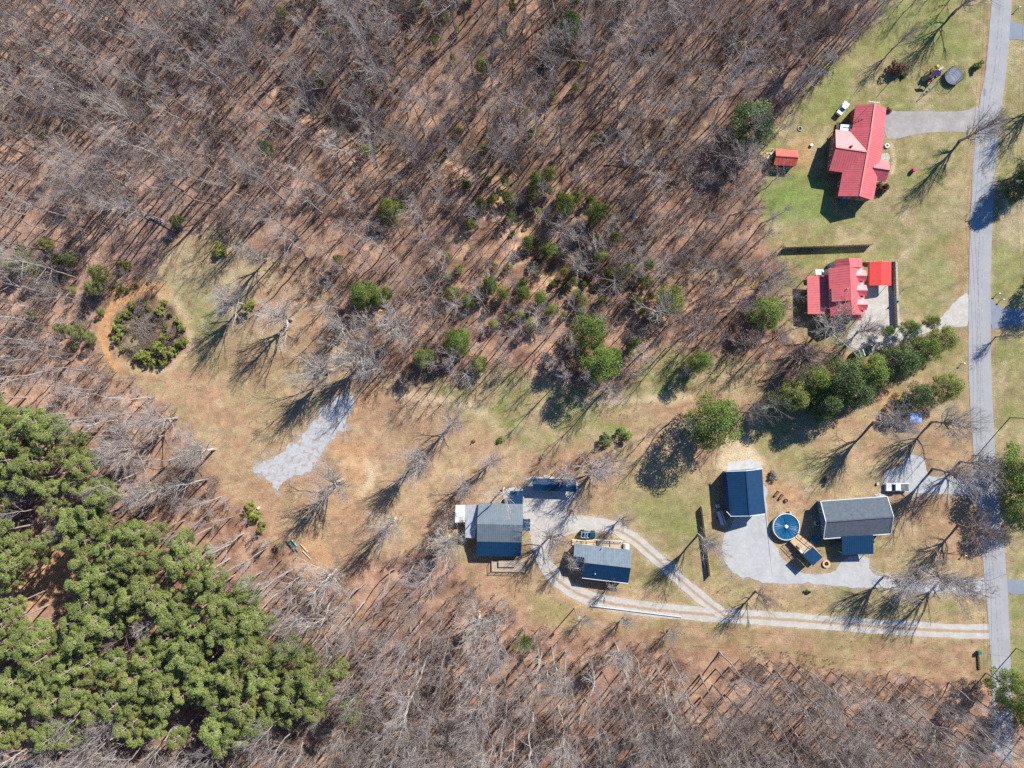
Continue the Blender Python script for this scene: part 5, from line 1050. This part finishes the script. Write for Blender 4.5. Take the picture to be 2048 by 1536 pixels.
# ------------------------------------------------------------------ the pine stand
def poisson(n_try, box, rmin, ok, seed, extra=()):
    r = np.random.default_rng(seed); cell = {}; out = []
    for (x, y, k) in extra: cell.setdefault((int(x//6), int(y//6)), []).append((x, y, k))
    X = r.uniform(box[0], box[1], n_try); Y = r.uniform(box[2], box[3], n_try); O = ok(X, Y)
    for x, y, o in zip(X, Y, O):
        if not o: continue
        i, j = int(x//6), int(y//6); good = True; rm = rmin if not callable(rmin) else rmin(x, y)
        for a in (i-1, i, i+1):
            for b in (j-1, j, j+1):
                for (u, v, k) in cell.get((a, b), ()):
                    if (x-u)**2+(y-v)**2 < max(rm, k)**2: good = False; break
                if not good: break
            if not good: break
        if good: out.append((x, y)); cell.setdefault((i, j), []).append((x, y, 0))
    return out
k0 = 1-15/H
def ok_pine(X, Y):
    x, y = X/k0, Y/k0; d = sdf(x, y, PINES_CROWN); m = d < 1
    for (px, py, rr) in ((85,1190,9.5),(125,1135,6),(300,1245,5),(390,1210,3.5),(195,1295,3.5),(440,1290,3),(60,1040,5),(150,1000,4),(590,1330,3),(330,1440,3),(560,1260,4),(495,1330,3),(30,960,3.5)):
        c = W2([(px, py)])[0]; m &= np.hypot(x-c[0], y-c[1]) > rr
    m &= fbm(X, Y, 7, 2, 71) > .365
    return m
pines = poisson(9000, (-135, -30, -100, 5), lambda x, y: random.choice((2.7, 3.2, 3.9)), ok_pine, 5)
PG = "pines of the stand in the lower left"
for k, (x, y) in enumerate(pines):
    px, py = bpx(x/k0, y/k0); s = rng.uniform(.8, 1.12); w = rng.uniform(.85, 1.2)
    edge = float(sdf(np.array([x/k0]), np.array([y/k0]), PINES_CROWN)[0]) > -3.5
    row = "northern" if py < 1080 else ("middle" if py < 1260 else "southern"); side = "west" if px < 230 else ("centre" if px < 440 else "east")
    lb = f"{'rim' if edge else 'inner'} pine in the {row} part of the dense pine stand, {side}"
    tree("pine_tree", PINE[k % 5], (x, y, hz(x, y)), s, rng.uniform(0, 6.28), M['pine_bark'], M['pine'], lb, "pine", f"{'rim' if edge else 'inner'} pines, {row} {side} of the stand", wide=w, tilt=(rng.normal(0, .02), rng.normal(0, .02))); taken.append((x, y, 1.6))
print("pines", len(pines))

# ------------------------------------------------------------------ the bare woods
KEEP = [(1515,165,1620,350)]
def ok_wood(X, Y):
    o = np.minimum.reduce([sdf(X, Y, q) for q in (CLEAR, YARD_N, YARD_S, EAST)]); e_ = np.random.default_rng(8).random(X.shape); m = o+(fbm(X, Y, 9, 3, 91)-.5)*14+(e_-.5)*5 > 2.2; m &= o > -.6
    m &= (sdf(X, Y, [(340,400),(520,370),(600,470),(520,520),(350,480)]) > 0) | (e_ < .35); m &= sdf(X, Y, [(205,470),(345,445),(345,600),(190,610),(170,560)]) > 0; rl = sdf(X, Y, ROAD_L+ROAD_R[::-1]); m &= rl > 1.5
    x, y = X/k0, Y/k0; d = sdf(x, y, PINES_CROWN); r = np.random.default_rng(3).random(X.shape); m &= (d > 1.0) | (r < .10); c_ = W2([(100,1160)])[0]; m &= np.hypot(X-c_[0], Y-c_[1]) > 14
    return m
def dens(x, y):
    n = float(fbm(np.array([x]), np.array([y]), 16, 2, 88)[0]); b = 3.6 if y < -55 else (4.3 if x < 10 else 4.5)
    px, py = bpx(x, y)
    if px < 820 and 290 < py < 640: b *= 1.35
    return b*(.35+1.4*n)*random.choice((.7, 1, 1, 1.25))
sites = poisson(60000, (-152, 128, -112, 112), dens, ok_wood, 9, taken)
wx_ = np.array(sites); hgt = np.random.default_rng(4).triangular(9, 22, 26, len(sites))
south = wx_[:, 1] < -60; hgt = np.where(south, hgt*1.05+1.5, hgt); up_ = (wx_[:, 1] > 25) & (wx_[:, 0] < -40); hgt = np.where(up_, hgt+1, hgt)
mid_ = (np.abs(wx_[:, 1]-15) < 35) & (wx_[:, 0] > -45); hgt = np.where(mid_, hgt*.78, hgt)
infr = (np.abs(wx_[:, 0]/(1-hgt*.6/H)) < 127) & (np.abs(wx_[:, 1]/(1-hgt*.6/H)) < 95)
order = np.argsort(-hgt*infr); chosen = order[:285]; rest = order[285:]
print("wood trees", len(sites), "in frame", infr.sum())
def region(x, y):
    px, py = bpx(x, y)
    if py > 1120:
        c = ["far west of the southern wood, below the pines", "southern wood below the clearing tip", "southern wood below the cottage", "southern wood below the long gravel drive", "southern wood next to the road"]
        return c[0 if px < 520 else 1 if px < 900 else 2 if px < 1250 else 3 if px < 1650 else 4]
    if px < 520 and py > 730: return "strip of bare wood between the pines and the clearing"
    if py > 400:
        return "western wood beside the brush circle" if px < 330 else ("middle wood north of the bare pair" if px < 760 else ("middle wood above the east meadow" if px < 1120 else ("creek wood west of the dormer house" if px < 1350 else "wood edge just west of the dormer house")))
    c = ["top left corner wood", "upper wood west of the green pine", "upper wood above the creek bend", "upper wood along the creek", "upper wood east of the creek", "upper wood bordering the north lawn"]
    s = c[0 if px < 300 else 1 if px < 560 else 2 if px < 840 else 3 if px < 1120 else 4 if px < 1380 else 5]
    return s+(", northern half" if py < 180 else ", southern half")
srcT, srcC = {}, {}
def variant(i, h):
    v = int(i % 11)
    if h < 17 and v < 6: return ('S', v % 4)
    return ('F', v % 8)
TONE = np.random.default_rng(12).integers(0, 4, len(sites))
words = {0: "grey", 1: "pale-limbed", 2: "grey", 3: "brownish"}
for i in chosen:
    x, y = wx_[i]; h = hgt[i]; kd, v = variant(i, h); pair = SLIM[v] if kd == 'S' else FOR[v]; s = h/(17 if kd == 'S' else 22); tn = TONE[i]; b = BARKS[tn]
    rg_ = region(x, y); size = "tall" if h > 23.5 else ("mid-height" if h > 20 else "lower")
    ob = tree("bare_tree", pair, (x, y, hz(x, y)-.1), s, float(rng.uniform(0, 6.28)), M[b[0]], M[b[1]], f"{size} {words[tn]} bare tree in the {rg_}", "tree", f"{size} {words[tn]} bare trees, {rg_}", wide=float(rng.uniform(.9, 1.35)), tilt=(float(rng.normal(0, .06)), float(rng.normal(0, .06))))
    srcT.setdefault((kd, v, int(tn)), (ob[1], ob[2]))
# the rest of the wood and its undergrowth: point clouds that carry the same trees
keys = list(srcT.keys()); kidx = {k: n for n, k in enumerate(keys)}
def scatter(name, pts, idx, rot, scl, sources, label, cat):
    me = bpy.data.meshes.new(name); me.vertices.add(len(pts)); me.vertices.foreach_set("co", np.array(pts, np.float32).ravel())
    for nm, ty, dat in (("kind_index", 'INT', np.array(idx, np.int32)), ("spin", 'FLOAT_VECTOR', np.array(rot, np.float32)), ("size", 'FLOAT_VECTOR', np.array(scl, np.float32))):
        a = me.attributes.new(nm, ty, 'POINT'); a.data.foreach_set("value" if ty == 'INT' else "vector", dat.ravel())
    o = link(name, me); tag(o, label, cat, kind="stuff"); g = bpy.data.node_groups.new(name, 'GeometryNodeTree')
    g.interface.new_socket("Geometry", in_out='INPUT', socket_type='NodeSocketGeometry'); g.interface.new_socket("Geometry", in_out='OUTPUT', socket_type='NodeSocketGeometry')
    N = g.nodes; L = g.links; gi = N.new("NodeGroupInput"); go = N.new("NodeGroupOutput"); jo = N.new("GeometryNodeJoinGeometry")
    def at(nm, ty):
        n = N.new("GeometryNodeInputNamedAttribute"); n.data_type = ty; n.inputs[0].default_value = nm; return [s for s in n.outputs if s.enabled and s.name == "Attribute"][0]
    ki, sp, sz = at("kind_index", 'INT'), at("spin", 'FLOAT_VECTOR'), at("size", 'FLOAT_VECTOR')
    for part in range(len(sources[0])):
        ins = N.new("GeometryNodeInstanceOnPoints"); gj = N.new("GeometryNodeJoinGeometry"); infos = []
        for s_ in sources:
            oi = N.new("GeometryNodeObjectInfo"); oi.transform_space = 'ORIGINAL'; oi.inputs["Object"].default_value = s_[part]; oi.inputs["As Instance"].default_value = True; infos.append(oi)
        for oi in reversed(infos): L.new(oi.outputs["Geometry"], gj.inputs[0])
        L.new(gi.outputs[0], ins.inputs["Points"]); L.new(gj.outputs[0], ins.inputs["Instance"]); ins.inputs["Pick Instance"].default_value = True
        L.new(ki, ins.inputs["Instance Index"]); L.new(sp, ins.inputs["Rotation"]); L.new(sz, ins.inputs["Scale"]); L.new(ins.outputs[0], jo.inputs[0])
    L.new(jo.outputs[0], go.inputs[0]); md = o.modifiers.new("scatter", 'NODES'); md.node_group = g; return o
pts, idx, rot, scl = [], [], [], []
fk = [k for k in keys]
zz = height(wx_[:, 0], wx_[:, 1])
for i in rest:
    kd, v = variant(i, hgt[i]); k = (kd, v, int(TONE[i]))
    if k not in kidx: k = fk[int(i) % len(fk)]
    s = hgt[i]/(17 if k[0] == 'S' else 22); w = rng.uniform(.9, 1.35)
    pts.append((wx_[i, 0], wx_[i, 1], zz[i]-.1)); idx.append(kidx[k]); rot.append((rng.normal(0, .06), rng.normal(0, .06), rng.uniform(0, 6.28))); scl.append((s*w, s*w, s))
scatter("bare_woods", pts, idx, rot, scl, [srcT[k] for k in keys], "remaining smaller bare trees filling the woods", "woods")
# undergrowth: three bushes that stand free, then the mass
bsrc = []
for j, (px, py, lb) in enumerate(((560,560,"twiggy bush at the north edge of the clearing"), (1290,905,"twiggy bush in the shade east of the wide bare tree"), (1088,915,"twiggy bush north of the long carport"), (1500,1330,"twiggy bush at the edge of the southern wood"))):
    b = BARKS[(0, 3, 1, 3)[j]]; ob = tree("bare_bush", BUSH[j], P(px, py), 1.0, j, M[b[0]], M[b[1]], lb, "bush", crownname="twigs"); bsrc.append((ob[1], ob[2]))
us = poisson(26000, (-145, 126, -108, 108), lambda x, y: 1.8, lambda X, Y: ok_wood(X, Y) | ((np.minimum.reduce([sdf(X, Y, q) for q in (CLEAR, YARD_N, YARD_S, EAST)]) > -1.0) & (np.minimum.reduce([sdf(X, Y, q) for q in (CLEAR, YARD_N, YARD_S, EAST)]) < 3) & (np.abs(X) < 118) & (sdf(X, Y, ROAD_L+ROAD_R[::-1]) > 4.5) & (X < 108)), 21); ua = np.array(us); uz = height(ua[:, 0], ua[:, 1]); un = fbm(ua[:, 0], ua[:, 1], 12, 3, 55)
edge_ = np.minimum.reduce([sdf(ua[:, 0], ua[:, 1], q) for q in (CLEAR, YARD_N, YARD_S)]) < 6
keep = np.where((un > .5) | (edge_ & (un > .38)))[0]; keep = keep[:2900]
q_ = [(ua[i, 0], ua[i, 1], uz[i]-.1) for i in keep]; n_ = len(q_)
sc_ = rng.uniform(.45, 1.5, n_)*(.6+.8*(un[keep]))
scatter("undergrowth", q_, rng.integers(0, 4, n_), np.stack([np.zeros(n_), np.zeros(n_), rng.uniform(0, 6.28, n_)], 1), np.stack([sc_*1.2, sc_*1.2, sc_], 1), bsrc, "brown bare brush and saplings on the wood floor", "undergrowth")
print("undergrowth", n_)

# ------------------------------------------------------------------ brush pile, dead weeds, fallen trunks
bp_ = MB(); c = P(291, 652)
for k in range(420):
    a = random.uniform(0, 6.28); r = random.random()**.6*3.7; z = .1+1.1*(1-(r/4.0)**2)*random.random(); p = c+Vector((math.cos(a)*r*.9, math.sin(a)*r, z)); t = random.uniform(0, 6.28); l = random.uniform(.5, 1.9)
    bp_.tube(p, p+Vector((math.cos(t)*l, math.sin(t)*l, random.uniform(-.2, .3))), random.uniform(.02, .06), .015, 4, False)
tag(bp_.build("brush_pile", M['bark_brown']), "heap of grey cut branches inside the ring of young pines", "brush pile")
for px, py, ang, l, lb in ((990,170,-125,4.6,"bleached fallen trunk beside the upper creek"), (380,110,-100,6.5,"leaning dead trunk in the top left wood"), (300,435,-20,8,"fallen pale trunk at the northern clearing corner"), (1215,150,-35,5,"broken pale trunk in the upper middle wood"), (1210,330,15,7,"long tan fallen limb in the upper middle wood")):
    a_ = P(px, py); z = hz(a_.x, a_.y); t = math.radians(ang); tag(MB().tube(a_+Vector((0,0,z+.3)), a_+Vector((math.cos(t)*l, math.sin(t)*l, z+1.1)), .2, .09, 9).build("fallen_log", M['bark_pale']), lb, "fallen trunk")
for k, (px, py) in enumerate([(270,612),(285,618),(300,612),(335,640),(345,662),(330,655),(318,650),(340,684),(322,690),(262,690),(255,672),(258,645),(275,700),(300,705),(352,672),(310,632),(245,652),(338,628)]):
    b = BARKS[3]; s = .55+.25*((k*7) % 5)/5; tree("bare_bush", BUSH[k % 4], P(px, py), s, k*1.3, M[b[0]], M[b[1]], "low brown thicket bush inside the brush circle", "bush", "thicket bushes in the brush circle", crownname="twigs")
for k, (px, py) in enumerate([(280,628),(300,618),(318,640),(332,652),(345,675),(330,690),(316,680),(300,695),(282,702),(262,700),(256,660),(262,632),(290,706),(350,690),(272,672),(340,632)]):
    tree("olive_bush", YOUNG[k % 3], P(px, py), .45+.2*((k*5) % 4)/4, k*2.2, M['bark_brown'], M['scrub'], "low olive-brown scrub bush filling the brush circle", "bush", "olive-brown scrub in the brush circle", wide=1.15)
MIDW = [(900,380),(1000,340),(1120,350),(1220,420),(1340,560),(1330,640),(1200,620),(1060,660),(900,640),(880,520)]; UPW = [(560,0),(1160,0),(1160,260),(900,330),(700,300),(560,200)]
for poly, n0, ms, rr, lb, gr in ((MIDW, 62, ('evergreen', 'olive', 'olive', 'young'), 3.2, "small bright green sapling among the bare trees of the creek wood", "green saplings in the creek wood"), (UPW, 22, ('young', 'olive', 'olive'), 6, "small yellow-green sapling deep in the upper wood", "yellow-green saplings in the upper wood"), ([(0,480),(230,500),(200,700),(120,720),(0,600)], 12, ('olive', 'pine', 'young'), 4, "olive sapling in the western wood left of the brush circle", "olive saplings in the western wood")):
    w_ = W2(poly); sp_ = poisson(3000, (w_[:, 0].min(), w_[:, 0].max(), w_[:, 1].min(), w_[:, 1].max()), rr, lambda X, Y: sdf(X, Y, poly) < 0, 31)[:n0]
    for k, (x, y) in enumerate(sp_):
        s = rng.uniform(.16, .42); tree("sapling", EVER[k % 3], (x, y, hz(x, y)), s*1.25, k, M['bark_brown'], M[ms[k % len(ms)]], lb, "sapling", gr, wide=float(rng.uniform(.7, 1.1)))
# tufts of dead weeds: one ground cover
def weeds(areas, n, seed):
    r = np.random.default_rng(seed); P_ = []
    for poly, m in areas:
        w = W2(poly); x = r.uniform(w[:, 0].min(), w[:, 0].max(), m); y = r.uniform(w[:, 1].min(), w[:, 1].max(), m); k = (sdf(x, y, poly) < 0) & (fbm(x, y, 2.2, 2, 77) > .5); k &= np.minimum.reduce([sdf(x, y, q) for q in PADS]) > .3; k &= np.minimum(ldist(x, y, DRIVE_LOOP), ldist(x, y, DRIVE_LINK)) > 2.2; P_.append(np.stack([x[k], y[k]], 1))
    P_ = np.concatenate(P_); m = len(P_); a = r.uniform(0, 6.28, (m, 5)); z = height(P_[:, 0], P_[:, 1]); base = np.concatenate([P_, z[:, None]], 1)[:, None, :].repeat(5, 1).reshape(-1, 3)
    tip = base+np.stack([np.cos(a).ravel()*.25, np.sin(a).ravel()*.25, r.uniform(.2, .6, m*5)], 1); V, F = tubes(np.stack([base, tip], 1), np.tile([.03, .012], (m*5, 1)), 3); return np_mesh("dead_weeds", V, F)
wd = weeds([(CIRCLE, 9000), ([(1490,1290),(1600,1300),(1700,1330),(1660,1360),(1520,1340)], 700), ([(560,500),(650,520),(650,590),(570,580)], 900), (YARD_S, 900), (CLEAR, 1800)], 0, 8)
tag(link("dead_weeds", wd, M['twig_brown']), "scattered brown dead weeds on the open ground", "weeds", kind="stuff")
